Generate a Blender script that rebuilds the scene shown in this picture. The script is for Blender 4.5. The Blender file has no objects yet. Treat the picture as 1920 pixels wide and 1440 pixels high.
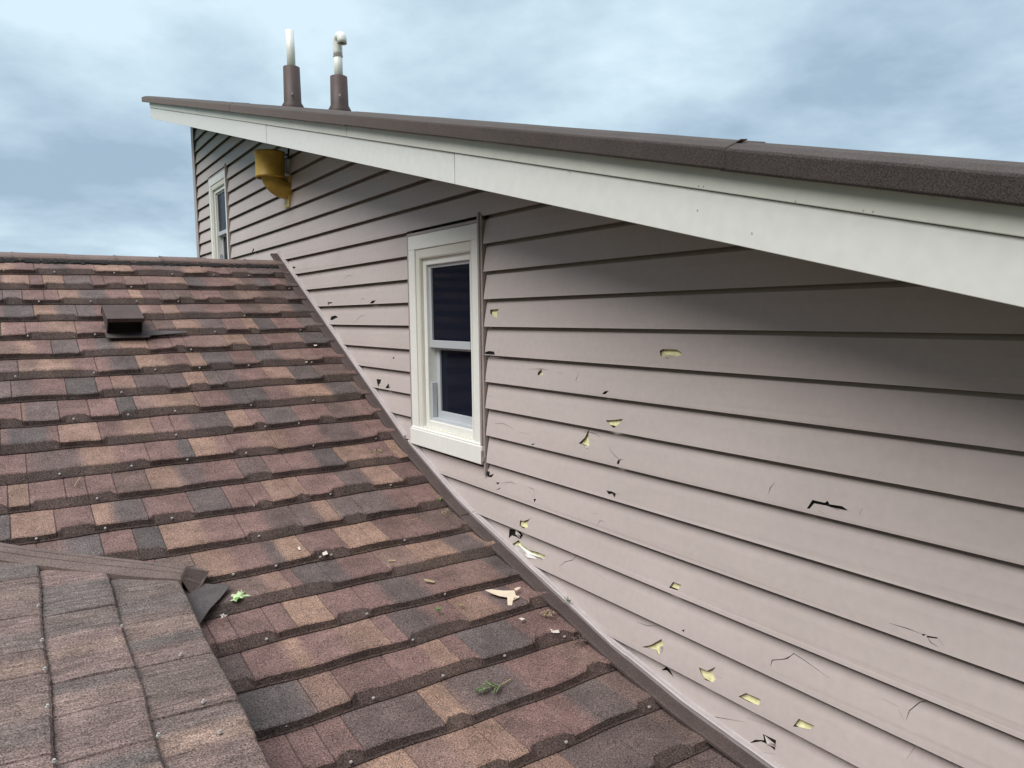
import bpy, bmesh, math, random
from mathutils import Vector, Matrix
from mathutils.geometry import delaunay_2d_cdt
random.seed(11)
S = bpy.context.scene
col = S.collection
R = math.radians

# ---------------------------------------------------------------- camera
FPX = 1384.8                                   # focal length in pixels of a 1920 wide frame
yaw, pit, rol = 0.593779, -0.0945547, -0.011995
cf = Vector((math.sin(yaw)*math.cos(pit), math.cos(yaw)*math.cos(pit), math.sin(pit)))
_r = Vector((math.cos(yaw), -math.sin(yaw), 0)); _u = _r.cross(cf)
cr = _r*math.cos(rol) + _u*math.sin(rol); cu = -_r*math.sin(rol) + _u*math.cos(rol)
cam = bpy.data.cameras.new('camera'); co = bpy.data.objects.new('camera', cam); col.objects.link(co)
m = Matrix((cr, cu, -cf)).transposed().to_4x4(); co.matrix_world = m
cam.sensor_width = 36; cam.lens = FPX*36/1920; cam.clip_start = .05; cam.clip_end = 5000
S.camera = co
# ---------------------------------------------------------------- sky, sun, exposure
SUN_EL, SUN_AZ = R(54), R(256)                 # azimuth clockwise from +Y
w = bpy.data.worlds.new('World'); S.world = w; w.use_nodes = True
nt = w.node_tree; nt.nodes.clear()
def N(t, nt_, **kw):
    n = nt_.nodes.new(t)
    for k, v in kw.items():
        if k.startswith('_'): setattr(n, k[1:], v)
        else: n.inputs[k].default_value = v
    return n
sky = N('ShaderNodeTexSky', nt); sky.sky_type = 'NISHITA'; sky.sun_disc = False
sky.sun_elevation = SUN_EL; sky.sun_rotation = SUN_AZ
bg1 = N('ShaderNodeBackground', nt); bg1.inputs['Strength'].default_value = .06
nt.links.new(sky.outputs[0], bg1.inputs[0])
tc = N('ShaderNodeTexCoord', nt)
sep = N('ShaderNodeSeparateXYZ', nt); nt.links.new(tc.outputs['Generated'], sep.inputs[0])
# cloud layer seen in perspective: direction / (z + k)
ad = N('ShaderNodeMath', nt, _operation='MAXIMUM'); ad.inputs[1].default_value = 0; nt.links.new(sep.outputs[2], ad.inputs[0])
ad2 = N('ShaderNodeMath', nt, _operation='ADD'); ad2.inputs[1].default_value = .28; nt.links.new(ad.outputs[0], ad2.inputs[0])
dv = N('ShaderNodeVectorMath', nt, _operation='DIVIDE')
cmb = N('ShaderNodeCombineXYZ', nt)
for i in range(3): nt.links.new(ad2.outputs[0], cmb.inputs[i])
nt.links.new(tc.outputs['Generated'], dv.inputs[0]); nt.links.new(cmb.outputs[0], dv.inputs[1])
n1 = N('ShaderNodeTexNoise', nt); n1.inputs['Scale'].default_value = .95; n1.inputs['Detail'].default_value = 9; n1.inputs['Roughness'].default_value = .55; n1.inputs['Distortion'].default_value = .1
nt.links.new(dv.outputs[0], n1.inputs['Vector'])
n2 = N('ShaderNodeTexNoise', nt); n2.inputs['Scale'].default_value = 3.2; n2.inputs['Detail'].default_value = 8; n2.inputs['Roughness'].default_value = .56
nt.links.new(dv.outputs[0], n2.inputs['Vector'])
mx = N('ShaderNodeMath', nt, _operation='MULTIPLY_ADD'); nt.links.new(n2.outputs['Fac'], mx.inputs[0]); mx.inputs[1].default_value = .28; nt.links.new(n1.outputs['Fac'], mx.inputs[2])
cr_ = N('ShaderNodeValToRGB', nt); nt.links.new(mx.outputs[0], cr_.inputs[0])
e = cr_.color_ramp.elements
e[0].position = .53; e[0].color = (.33, .445, .56, 1)
e[1].position = .77; e[1].color = (.64, .79, .88, 1)
k_ = e.new(.63); k_.color = (.445, .58, .69, 1)
# an overcast sky is brightest overhead
zr = N('ShaderNodeMapRange', nt); nt.links.new(sep.outputs[2], zr.inputs[0])
zr.inputs['From Min'].default_value = .38; zr.inputs['From Max'].default_value = 1.0; zr.inputs['To Min'].default_value = 1.0; zr.inputs['To Max'].default_value = 2.3
gr = N('ShaderNodeMapRange', nt); nt.links.new(sep.outputs[2], gr.inputs[0])
gr.inputs['From Min'].default_value = -.06; gr.inputs['From Max'].default_value = .02; gr.inputs['To Min'].default_value = .25; gr.inputs['To Max'].default_value = 1
ml0 = N('ShaderNodeMath', nt, _operation='MULTIPLY'); nt.links.new(zr.outputs[0], ml0.inputs[0]); nt.links.new(gr.outputs[0], ml0.inputs[1])
# low sky behind the viewer's left is darkened, added to shade the wall
dp = N('ShaderNodeVectorMath', nt, _operation='DOT_PRODUCT'); nt.links.new(tc.outputs['Generated'], dp.inputs[0]); dp.inputs[1].default_value = (-.85, -.53, -1.0)
br = N('ShaderNodeMapRange', nt); nt.links.new(dp.outputs['Value'], br.inputs[0])
for k, v in (('From Min', -.5), ('From Max', .2), ('To Min', 1.0), ('To Max', .12)): br.inputs[k].default_value = v
br.interpolation_type = 'SMOOTHSTEP'
ml = N('ShaderNodeMath', nt, _operation='MULTIPLY'); nt.links.new(ml0.outputs[0], ml.inputs[0]); nt.links.new(br.outputs[0], ml.inputs[1])
# and greyer overhead
wr = N('ShaderNodeMapRange', nt); nt.links.new(sep.outputs[2], wr.inputs[0])
for k, v in (('From Min', .38), ('From Max', .8), ('To Min', 0), ('To Max', .75)): wr.inputs[k].default_value = v
wm = N('ShaderNodeMixRGB', nt); nt.links.new(wr.outputs[0], wm.inputs[0]); nt.links.new(cr_.outputs[0], wm.inputs[1]); wm.inputs[2].default_value = (.56, .58, .60, 1)
bg2 = N('ShaderNodeBackground', nt); nt.links.new(wm.outputs[0], bg2.inputs[0]); nt.links.new(ml.outputs[0], bg2.inputs[1])
ms = N('ShaderNodeMixShader', nt); ms.inputs[0].default_value = .93
nt.links.new(bg1.outputs[0], ms.inputs[1]); nt.links.new(bg2.outputs[0], ms.inputs[2])
wo = N('ShaderNodeOutputWorld', nt); nt.links.new(ms.outputs[0], wo.inputs[0])
sun = bpy.data.lights.new('sun', 'SUN'); so = bpy.data.objects.new('sun', sun); col.objects.link(so)
sun.energy = 3.4; sun.angle = R(48); sun.color = (1, .955, .91)
sd = Vector((math.sin(SUN_AZ)*math.cos(SUN_EL), math.cos(SUN_AZ)*math.cos(SUN_EL), math.sin(SUN_EL)))
so.rotation_euler = sd.to_track_quat('Z', 'Y').to_euler()
S.view_settings.view_transform = 'Standard'; S.view_settings.look = 'None'
S.view_settings.exposure = 0.25; S.view_settings.gamma = 1
S.render.engine = 'CYCLES'

# ---------------------------------------------------------------- materials
def newmat(name, rough=.6, spec=.5):
    m = bpy.data.materials.new(name); m.use_nodes = True
    b = m.node_tree.nodes['Principled BSDF']; b.inputs['Roughness'].default_value = rough
    b.inputs['Specular IOR Level'].default_value = spec
    return m, m.node_tree, b
def mat(name, c, rough=.6, var=.06, vs=6.0, bump=0.0, bs=60.0, spec=.4, metal=0., stretch=(1,1,1), speck=None):
    """a plain surface with slow tone variation, optional speckle and bump"""
    m, t, b = newmat(name, rough, spec); b.inputs['Metallic'].default_value = metal
    tcn = N('ShaderNodeTexCoord', t); mp = N('ShaderNodeMapping', t); mp.inputs['Scale'].default_value = stretch
    t.links.new(tcn.outputs['Object'], mp.inputs[0])
    no = N('ShaderNodeTexNoise', t); no.inputs['Scale'].default_value = vs; no.inputs['Detail'].default_value = 6; no.inputs['Roughness'].default_value=.6
    t.links.new(mp.outputs[0], no.inputs['Vector'])
    rp = N('ShaderNodeValToRGB', t); t.links.new(no.outputs['Fac'], rp.inputs[0])
    rp.color_ramp.elements[0].position = .3; rp.color_ramp.elements[1].position = .7
    rp.color_ramp.elements[0].color = (*[v*(1-var) for v in c], 1); rp.color_ramp.elements[1].color = (*[min(1, v*(1+var)) for v in c], 1)
    out = rp.outputs[0]
    if speck:
        n3 = N('ShaderNodeTexNoise', t); n3.inputs['Scale'].default_value = speck[0]; n3.inputs['Detail'].default_value = 2
        t.links.new(tcn.outputs['Object'], n3.inputs['Vector'])
        mr = N('ShaderNodeMapRange', t); t.links.new(n3.outputs['Fac'], mr.inputs[0])
        mr.inputs['From Min'].default_value=.3; mr.inputs['From Max'].default_value=.7; mr.inputs['To Min'].default_value=1-speck[1]; mr.inputs['To Max'].default_value=1+speck[1]
        mm = N('ShaderNodeVectorMath', t, _operation='SCALE'); t.links.new(out, mm.inputs[0]); t.links.new(mr.outputs[0], mm.inputs['Scale']); out = mm.outputs[0]
    t.links.new(out, b.inputs['Base Color'])
    if bump:
        n4 = N('ShaderNodeTexNoise', t); n4.inputs['Scale'].default_value = bs; n4.inputs['Detail'].default_value = 4
        t.links.new(mp.outputs[0], n4.inputs['Vector'])
        bp = N('ShaderNodeBump', t); bp.inputs['Distance'].default_value = bump; bp.inputs['Strength'].default_value = .6
        t.links.new(n4.outputs['Fac'], bp.inputs['Height']); t.links.new(bp.outputs[0], b.inputs['Normal'])
    return m
def granule_mat(name, grain=False, gscale=1.0):
    """stone-coated panel: the colour patches come from the mesh, granules and wood grain from noise"""
    m, t, b = newmat(name, .88, .25)
    at = N('ShaderNodeAttribute', t); at.attribute_name = 'patch'
    tcn = N('ShaderNodeTexCoord', t)
    gn = N('ShaderNodeTexNoise', t); gn.inputs['Scale'].default_value = 210*gscale; gn.inputs['Detail'].default_value = 3; gn.inputs['Roughness'].default_value=.75
    t.links.new(tcn.outputs['Object'], gn.inputs['Vector'])
    mr = N('ShaderNodeMapRange', t); t.links.new(gn.outputs['Fac'], mr.inputs[0])
    for k, v in (('From Min', .33), ('From Max', .67), ('To Min', .15), ('To Max', 2.05)): mr.inputs[k].default_value = v
    bn = N('ShaderNodeTexNoise', t); bn.inputs['Scale'].default_value = 9; bn.inputs['Detail'].default_value = 6; bn.inputs['Roughness'].default_value=.65
    t.links.new(tcn.outputs['Object'], bn.inputs['Vector'])
    mb = N('ShaderNodeMapRange', t); t.links.new(bn.outputs['Fac'], mb.inputs[0])
    for k, v in (('From Min', .3), ('From Max', .7), ('To Min', .7), ('To Max', 1.28)): mb.inputs[k].default_value = v
    mu = N('ShaderNodeMath', t, _operation='MULTIPLY'); t.links.new(mr.outputs[0], mu.inputs[0]); t.links.new(mb.outputs[0], mu.inputs[1])
    fac = mu.outputs[0]; hgt = gn.outputs['Fac']; dist = .0016
    if grain:
        mp = N('ShaderNodeMapping', t); mp.inputs['Scale'].default_value = (7, 75, 20)
        t.links.new(tcn.outputs['Object'], mp.inputs[0])
        g2 = N('ShaderNodeTexNoise', t); g2.inputs['Scale'].default_value = 1; g2.inputs['Detail'].default_value = 5; g2.inputs['Distortion'].default_value = .6
        t.links.new(mp.outputs[0], g2.inputs['Vector'])
        mg = N('ShaderNodeMapRange', t); t.links.new(g2.outputs['Fac'], mg.inputs[0])
        for k, v in (('From Min', .3), ('From Max', .7), ('To Min', .68), ('To Max', 1.25)): mg.inputs[k].default_value = v
        m2 = N('ShaderNodeMath', t, _operation='MULTIPLY'); t.links.new(fac, m2.inputs[0]); t.links.new(mg.outputs[0], m2.inputs[1]); fac = m2.outputs[0]
        a3 = N('ShaderNodeMath', t, _operation='MULTIPLY_ADD'); t.links.new(g2.outputs['Fac'], a3.inputs[0]); a3.inputs[1].default_value = 3.5; t.links.new(gn.outputs['Fac'], a3.inputs[2]); hgt = a3.outputs[0]; dist = .0022
    sc = N('ShaderNodeVectorMath', t, _operation='SCALE'); t.links.new(at.outputs['Color'], sc.inputs[0]); t.links.new(fac, sc.inputs['Scale'])
    # scattered pale chips in the granule mix
    n5 = N('ShaderNodeTexNoise', t); n5.inputs['Scale'].default_value = 420*gscale; n5.inputs['Detail'].default_value = 1
    t.links.new(tcn.outputs['Object'], n5.inputs['Vector'])
    m5 = N('ShaderNodeMapRange', t); t.links.new(n5.outputs['Fac'], m5.inputs[0])
    for k, v in (('From Min', .66), ('From Max', .74), ('To Min', 0), ('To Max', .55)): m5.inputs[k].default_value = v
    mxn = N('ShaderNodeMixRGB', t); t.links.new(m5.outputs[0], mxn.inputs[0]); t.links.new(sc.outputs[0], mxn.inputs[1]); mxn.inputs[2].default_value = (.42, .36, .32, 1)
    t.links.new(mxn.outputs[0], b.inputs['Base Color'])
    bp = N('ShaderNodeBump', t); bp.inputs['Distance'].default_value = dist; bp.inputs['Strength'].default_value = .8
    t.links.new(hgt, bp.inputs['Height']); t.links.new(bp.outputs[0], b.inputs['Normal'])
    return m
M = {}
M['tile'] = granule_mat('stone coated tile')
M['shake'] = granule_mat('stone coated shake', grain=True)
M['siding'] = mat('taupe vinyl', (.49, .432, .415), .5, .055, 3.0, .0010, 7.0, .35, stretch=(1, .6, 1), speck=(45, .03))
M['siding_back'] = mat('vinyl edge', (.20, .175, .17), .6)
M['lip'] = mat('vinyl lip', (.42, .37, .36), .5)
M['foam'] = mat('yellow foam board', (.78, .74, .42), .9, .3, 38, .004, 70)
M['wrap'] = mat('dark sheathing', (.06, .05, .045), .9)
M['white'] = mat('white vinyl', (.79, .80, .76), .38, .03, 5, 0, 60, .5, speck=(30, .02))
M['cream'] = mat('cream vinyl', (.68, .68, .61), .45, .04, 5)
M['fascia'] = mat('off white aluminium', (.65, .665, .64), .42, .02, 1.6, .0004, 3, .45, stretch=(1, .5, 1), speck=(26, .03))
M['fascia_trim'] = mat('off white upper trim', (.575, .59, .535), .5, .06, 2, .0006, 6, .4, speck=(30, .03))
M['soffit'] = mat('soffit darkened against bounce', (.07, .06, .055), .6)  # unseen underside, coloured dark to cut bounce light on the wall
M['seam'] = mat('dark seam', (.16, .16, .15), .8)
M['taupe_trim'] = mat('taupe metal channel', (.34, .295, .28), .45, .1, 8, 0, 60, .5, speck=(60, .05))
M['channel'] = mat('pale metal channel', (.40, .36, .36), .36, .1, 7, .0005, 12, .55, stretch=(1, .5, 1), speck=(60, .06))
M['brown_metal'] = mat('brown granule metal', (.074, .056, .053), .8, .15, 8, .001, 300, .25, speck=(330, .55))
M['brown_cap'] = mat('brown cap granules', (.040, .032, .030), .85, .15, 9, .0014, 330, .25, speck=(300, .6))
_b = M['brown_cap'].node_tree.nodes['Principled BSDF']; _b.inputs['Sheen Weight'].default_value = .3; _b.inputs['Sheen Roughness'].default_value = .45; _b.inputs['Sheen Tint'].default_value = (.9, .75, .68, 1)
M['ridge_metal'] = mat('ridge cap granules', (.16, .118, .108), .85, .15, 9, .001, 300, .25, speck=(300, .4))
M['pipe_brown'] = mat('brown pipe sleeve', (.055, .034, .031), .55, .12, 9, .0005, 200, .4, speck=(200, .2))
M['trim_shake'] = mat('weathered brown trim', (.140, .106, .096), .8, .16, 12, .0016, 160, .25, stretch=(.35, 1, 1), speck=(320, .5))
M['pvc'] = mat('white pvc', (.72, .75, .70), .4, .05, 8, 0, 60, .5)
M['yellow'] = mat('mustard yellow pipe', (.42, .275, .045), .5, .2, 7, .0006, 40, .4, speck=(60, .08))
M['plate'] = mat('pale yellow plate', (.55, .42, .14), .5, .15, 9)
M['gap_blue'] = mat('pale blue grey reflection', (.50, .53, .58), .5)
M['black'] = mat('black foam', (.018, .017, .018), .95, .3, 60, .004, 120)
M['dark'] = mat('dark cavity', (.012, .011, .011), .9)  # near-black stands for shade inside gaps and openings; also the bracket colour
M['sash'] = mat('grey white sash', (.47, .50, .53), .4, .04, 6)
M['membrane'] = mat('dark membrane', (.075, .065, .066), .75, .2, 18, .001, 90, .3, speck=(220, .35))
M['screw'] = mat('galvanised screw', (.42, .41, .40), .4, .1, 60, 0, 60, .6, metal=.2)
M['leaf'] = mat('fresh leaf', (.13, .27, .06), .5, .3, 60)
M['leaf_pale'] = mat('pale leaf back', (.42, .54, .30), .5, .3, 60)
M['cedar'] = mat('cedar twig', (.13, .17, .085), .7, .3, 90)
M['straw'] = mat('dry straw', (.34, .27, .16), .8, .25, 90)
M['chip'] = mat('pale vinyl chip', (.66, .56, .45), .6, .1, 30)
M['chip_white'] = mat('white chip', (.60, .55, .50), .6, .1, 30)
M['ground'] = mat('grass ground', (.06, .09, .035), .95, .35, .6, .02, 8)
m, t, b = newmat('window glass', .05, .18); b.inputs['Base Color'].default_value = (.010, .013, .024, 1); b.inputs['IOR'].default_value = 1.25
tcn = N('ShaderNodeTexCoord', t); no = N('ShaderNodeTexNoise', t); no.inputs['Scale'].default_value = 3; t.links.new(tcn.outputs['Object'], no.inputs['Vector'])
bp = N('ShaderNodeBump', t); bp.inputs['Distance'].default_value = .002; bp.inputs['Strength'].default_value=.3; t.links.new(no.outputs['Fac'], bp.inputs['Height']); t.links.new(bp.outputs[0], b.inputs['Normal'])
M['glass'] = m

# ---------------------------------------------------------------- helpers
def obj(name, bm, mt, parent=None, smooth=False, bev=0):
    me = bpy.data.meshes.new(name); bmesh.ops.recalc_face_normals(bm, faces=bm.faces)
    bm.to_mesh(me); bm.free()
    for mm in (mt if isinstance(mt, (list, tuple)) else [mt]): me.materials.append(mm)
    if smooth:
        for p in me.polygons: p.use_smooth = True
    o = bpy.data.objects.new(name, me); col.objects.link(o)
    if parent: o.parent = parent
    if bev:
        md = o.modifiers.new('bevel', 'BEVEL'); md.width = bev; md.segments = 2; md.limit_method = 'ANGLE'
    return o
def tag(o, label=None, cat=None, group=None, kind=None):
    if label: o['label'] = label
    if cat: o['category'] = cat
    if group: o['group'] = group
    if kind: o['kind'] = kind
    return o
def empty(name, loc=(0, 0, 0)):
    o = bpy.data.objects.new(name, None); o.location = loc; o.empty_display_size = .1; col.objects.link(o); return o
def box(bm, x0, x1, y0, y1, z0, z1, mi=0):
    vs = [bm.verts.new((x, y, z)) for x in (x0, x1) for y in (y0, y1) for z in (z0, z1)]
    for f in ((0, 1, 3, 2), (4, 6, 7, 5), (0, 4, 5, 1), (2, 3, 7, 6), (0, 2, 6, 4), (1, 5, 7, 3)):
        bm.faces.new([vs[i] for i in f]).material_index = mi
def boxbm(*a):
    bm = bmesh.new(); box(bm, *a); return bm
def prism(bm, pts, d, mi=0):
    """closed solid: outline pts swept by vector d"""
    d = Vector(d); a = [bm.verts.new(Vector(p)) for p in pts]; c = [bm.verts.new(Vector(p)+d) for p in pts]
    n = len(a); bm.faces.new(a).material_index = mi; bm.faces.new(c[::-1]).material_index = mi
    for i in range(n): bm.faces.new((a[i], c[i], c[(i+1) % n], a[(i+1) % n])).material_index = mi
def sweep(bm, path, rad, seg=20, cap=True):
    """tube along path; rad number or list"""
    path = [Vector(p) for p in path]; n = len(path); rings = []
    ref = None
    for i, p in enumerate(path):
        t = (path[min(i+1, n-1)]-path[max(i-1, 0)]).normalized()
        if ref is None: ref = t.orthogonal().normalized()
        ref = (ref - t*ref.dot(t)).normalized(); bi = t.cross(ref)
        r_ = rad[i] if isinstance(rad, (list, tuple)) else rad
        rings.append([bm.verts.new(p + (ref*math.cos(a)+bi*math.sin(a))*r_) for a in [2*math.pi*k/seg for k in range(seg)]])
    for A, B in zip(rings, rings[1:]):
        for k in range(seg): bm.faces.new((A[k], A[(k+1) % seg], B[(k+1) % seg], B[k]))
    if cap: bm.faces.new(rings[0][::-1]); bm.faces.new(rings[-1])
    return rings
def ray(px, py): return cr*((px-960)/FPX) - cu*((py-720)/FPX) + cf
def on_wall(px, py, X=1.79):
    d = ray(px, py); return d*(X/d.x)

# roof profile in the wall plane (y, z): steep upper part easing into the low slope
D = 1.8
P = [(a*D, b*D) for a, b in [(3.222, .226), (2.045, -.404), (1.725, -.533), (1.491, -.598), (1.276, -.658), (1.098, -.708), (.895, -.747), (.742, -.765), (0, -.85), (-.8, -.93)]]
ARC0 = .099*D*math.hypot(1, .535)*0 + math.hypot(.086*D, .046*D)
ARC = [ARC0]
for a, b in zip(P, P[1:]): ARC.append(ARC[-1]+math.hypot(b[0]-a[0], b[1]-a[1]))
def prof(s, h=0):
    i = 0
    while i < len(P)-2 and s > ARC[i+1]: i += 1
    a, b = P[i], P[i+1]; L = ARC[i+1]-ARC[i]; t = (s-ARC[i])/L
    dy, dz = (b[0]-a[0])/L, (b[1]-a[1])/L
    # smooth normals across the bends
    ny, nz = -dz, dy
    if nz < 0: ny, nz = -ny, -nz
    return a[0]+(b[0]-a[0])*t + ny*h, a[1]+(b[1]-a[1])*t + nz*h
def on_roof(px, py, h=0):
    d = ray(px, py)
    for a, b in zip(P, P[1:]):
        s = (b[1]-a[1])/(b[0]-a[0]); t = (a[1]+h-s*a[0])/(d.z-s*d.y)
        if t > 0:
            q = d*t
            if b[0] <= q.y <= a[0]: return q
    return d*3
def px_x(px, s, h=.02):
    """world x of the point of course line s that is seen at pixel column px"""
    y, z = prof(s, h); k = (px-960)/FPX
    return -((cr.y-k*cf.y)*y + (cr.z-k*cf.z)*z)/(cr.x-k*cf.x)
R2 = dict(c=-.965, y0=2.9, x0=.46, sy=.09, sx=-.13)
def r2z(x, y): return R2['c']+R2['sy']*(y-R2['y0'])+R2['sx']*(x-R2['x0'])
def on_r2(px, py, h=0):
    d = ray(px, py); k = R2['c']+h-R2['sy']*R2['y0']-R2['sx']*R2['x0']
    return d*(k/(d.z-R2['sy']*d.y-R2['sx']*d.x))

# ---------------------------------------------------------------- ground
bm = bmesh.new(); vs = [bm.verts.new(v) for v in ((-900, -900, -6.2), (900, -900, -6.2), (900, 900, -6.2), (-900, 900, -6.2))]; bm.faces.new(vs)
tag(obj('ground', bm, M['ground']), kind='structure')

house = empty('house', (0, 3, -6.2)); tag(house, 'house with taupe lap siding full of hail holes, brown stone-coated shingle roofs and off-white fascia', 'house')
house_off = Vector(house.location)
def part(name, bm, mt, parent=None, **k):
    o = obj(name, bm, mt, None, **k); p = parent or house
    o.parent = p; o.matrix_parent_inverse = Matrix.Translation(-house_off)      # every part is modelled in world coordinates
    return o
def sub(name, bm, mt, parent, **k):
    o = obj(name, bm, mt, None, **k); o.parent = parent                          # the parent itself is unmoved: identity inverse is right
    return o

# ---------------------------------------------------------------- siding
LV = [-.0554, -.184, -.306, -.427, -.553, -.680, -.810, -.940, -1.066, -1.2]
levels = [-.0554+.1233*k for k in range(24, 0, -1)] + LV + [-1.2-.127*k for k in range(1, 14)]
RK = lambda y: .255*(y-.554*1.0)                  # underside line of the rake at X=1.42; the soffit is level across X
def soff(y): return .255*(y-.554)
WIN = [(2.868, 3.612, -.712, .434), (7.42, 8.17, .285, 1.425)]
def c6(p): return [(880+x/3.692, 540+y/3.692) for x, y in p]
def c7(p): return [(860+x/3, 860+y/3) for x, y in p]
def c8(p): return [(1280+x/2.483, 860+y/2.483) for x, y in p]
def c3(p): return [(480+x/3.4275, 440+y/3.4275) for x, y in p]
def c4(p): return [(240+x/3, 20+y/3) for x, y in p]
holes_px = [
 c6([(145,150),(165,148),(205,145),(195,170),(203,205),(180,200),(152,178)]), c6([(1325,435),(1345,422),(1440,425),(1475,445),(1478,465),(1440,475),(1385,490),(1335,468)]),
 c6([(122,458),(125,442),(150,435),(185,440),(192,462)]), c6([(478,602),(480,580),(500,562),(515,602)]), c6([(935,730),(955,712),(980,710),(957,735)]),
 c6([(955,915),(1010,912),(1072,905),(1050,935),(1015,968),(985,945)]), c6([(765,1075),(800,1035),(818,980),(826,1040),(838,1088),(832,1105),(800,1085)]),
 c6([(1038,1215),(1042,1190),(1062,1180),(1052,1217)]), c6([(440,1080),(470,1074),(455,1087)]),
 c7([(840,178),(870,182),(895,195),(890,218),(875,195),(855,198)]), c7([(165,98),(200,84),(188,106)]), c7([(215,132),(236,133),(228,146)]), c7([(430,225),(446,225),(438,244)]), c7([(220,176),(245,160),(240,170)]),
 c7([(353,345),(372,350),(405,338),(392,360),(400,385),(375,390),(353,374)]), c7([(280,395),(300,400),(330,405),(357,430),(345,452),(322,440),(300,432),(285,447)]),
 c7([(292,490),(338,458),(352,478),(400,512),(450,526),(492,545),(488,560),(430,538),(375,525),(330,510),(300,503)]), c7([(362,552),(385,545),(404,572),(372,572)]),
 c7([(1195,722),(1215,690),(1260,708),(1242,737)]), c7([(1040,1055),(1090,1045),(1142,1014),(1155,1040),(1158,1085),(1135,1099),(1122,1072),(1080,1062)]),
 c7([(1138,1192),(1162,1172),(1182,1190),(1209,1233),(1178,1203),(1165,1192)]), c7([(1358,1170),(1405,1190),(1450,1170),(1432,1195),(1456,1235),(1442,1253),(1400,1240),(1375,1205)]),
 c7([(1586,1332),(1625,1314),(1708,1350),(1700,1383),(1650,1365)]), c7([(1266,962),(1283,956),(1280,971)]),
 c8([(590,230),(604,205),(612,190),(670,203),(683,194),(692,210),(750,219),(780,238),(740,240),(680,217),(622,206),(603,230)]), c8([(1120,811),(1142,814),(1130,822)]), c8([(1143,819),(1195,828),(1195,834),(1150,828)]),
 c8([(525,1241),(548,1207),(620,1240),(602,1257),(560,1246)]), c8([(318,1320),(345,1305),(384,1308),(376,1280),(437,1310),(437,1356),(408,1330),(372,1313)]),
 c3([(470,434),(502,434),(490,444),(479,442),(474,458)]), c3([(743,442),(755,425),(780,421),(767,442)]), c3([(484,546),(489,525),(515,519),(533,531),(512,541),(500,549)]),
 c3([(880,796),(888,784),(893,796)]), c3([(780,928),(810,930),(808,952),(797,978),(787,950)]), c3([(843,986),(860,955),(872,986)]), c3([(236,204),(262,208),(248,222)]), c4([(712,1335),(717,1345),(705,1370),(703,1366)]),
 c6([(112,630),(132,628),(124,640)]), c6([(462,572),(520,560),(500,566)])]
cracks_px = [
 c6([(415,562),(500,560),(552,568)]), c6([(762,575),(745,642),(765,655)]), c6([(620,585),(662,588)]), c6([(770,998),(820,998),(860,1008),(908,1034)]), c6([(818,955),(818,985)]), c6([(968,1100),(1020,1160),(1055,1187),(1082,1186)]),
 c6([(110,745),(165,750)]), c6([(180,936),(245,940),(318,978)]), c6([(355,998),(425,1010)]), c6([(205,455),(220,430)]), c6([(830,1045),(870,1055)]),
 c7([(180,98),(150,110)]), c7([(238,138),(300,131),(330,146)]), c7([(385,156),(425,172),(440,228)]), c7([(400,180),(428,212)]), c7([(573,606),(600,580),(640,570),(658,544)]), c7([(755,630),(820,676)]), c7([(750,750),(775,800)]), c7([(757,760),(765,790)]),
 c7([(795,370),(805,347),(828,350)]), c7([(757,303),(795,312)]), c7([(1000,920),(1060,941),(1120,943)]), c7([(1765,1160),(1770,1130),(1835,1126),(1875,1105)]), c7([(400,345),(408,330)]), c7([(1455,1220),(1490,1232)]), c7([(895,198),(930,196)]), c7([(797,890),(800,920)]),
 c8([(432,110),(415,135),(409,162)]), c8([(640,235),(668,252)]), c8([(845,228),(830,260)]), c8([(972,762),(1050,785),(1122,812)]), c8([(1145,822),(1165,850),(1202,872)]), c8([(1195,830),(1228,866)]),
 c8([(418,966),(424,936),(490,930),(515,908),(560,935),(688,1022)]), c8([(1045,1216),(1058,1172),(1100,1136),(1145,1130)]), c8([(930,1115),(1006,1153)]), c8([(1010,1165),(1035,1210)]), c8([(1076,1344),(1045,1397)]), c8([(98,1185),(150,1198),(290,1225)]), c8([(300,1208),(430,1255)]), c8([(360,1355),(440,1372)]),
 c3([(635,572),(680,522),(710,514)]), c3([(568,286),(600,262),(630,268)]), c3([(892,745),(886,788)]), c3([(682,440),(688,412),(710,410)]), c3([(476,508),(484,524)]), c6([(1360,1150),(1368,1176)])]
def ribbon(pl, w):
    pts = [Vector(p) for p in pl]; L = []; Rr = []
    for i, p in enumerate(pts):
        t = (pts[min(i+1, len(pts)-1)]-pts[max(i-1, 0)]).normalized(); n = Vector((-t.y, t.x))
        f = .25 if i in (0, len(pts)-1) else 1
        L.append(p+n*w*f); Rr.append(p-n*w*f)
    return L+Rr[::-1]
cuts = []
for h in holes_px:
    cuts.append([Vector((q.y, q.z)) for q in (on_wall(x, y, 1.789) for x, y in h)])
for c in cracks_px:
    q = [on_wall(x, y, 1.789) for x, y in c]; cuts.append(ribbon([(a.y, a.z) for a in q], .0011))
for y0, y1, z0, z1 in WIN:
    a0, a1, b0, b1 = y0-.017, y1+.006, z0-.0, z1+.008
    cuts.append([Vector(v) for v in ((a0, b0), (a1, b0), (a1, b1), (a0, b1))])
rakecut = [Vector((-3, soff(-3)-.02+.06)), Vector((12, soff(12)+.06)), Vector((12, 9)), Vector((-3, 9))]
def inside(p, poly):
    c = False; n = len(poly); j = n-1
    for i in range(n):
        a, b_ = poly[i], poly[j]
        if (a.y > p.y) != (b_.y > p.y) and p.x < (b_.x-a.x)*(p.y-a.y)/(b_.y-a.y)+a.x: c = not c
        j = i
    return c
WY0, WY1 = -2.0, 8.80
LIP = .023
bm = bmesh.new()
rng = random.Random(5)
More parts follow.
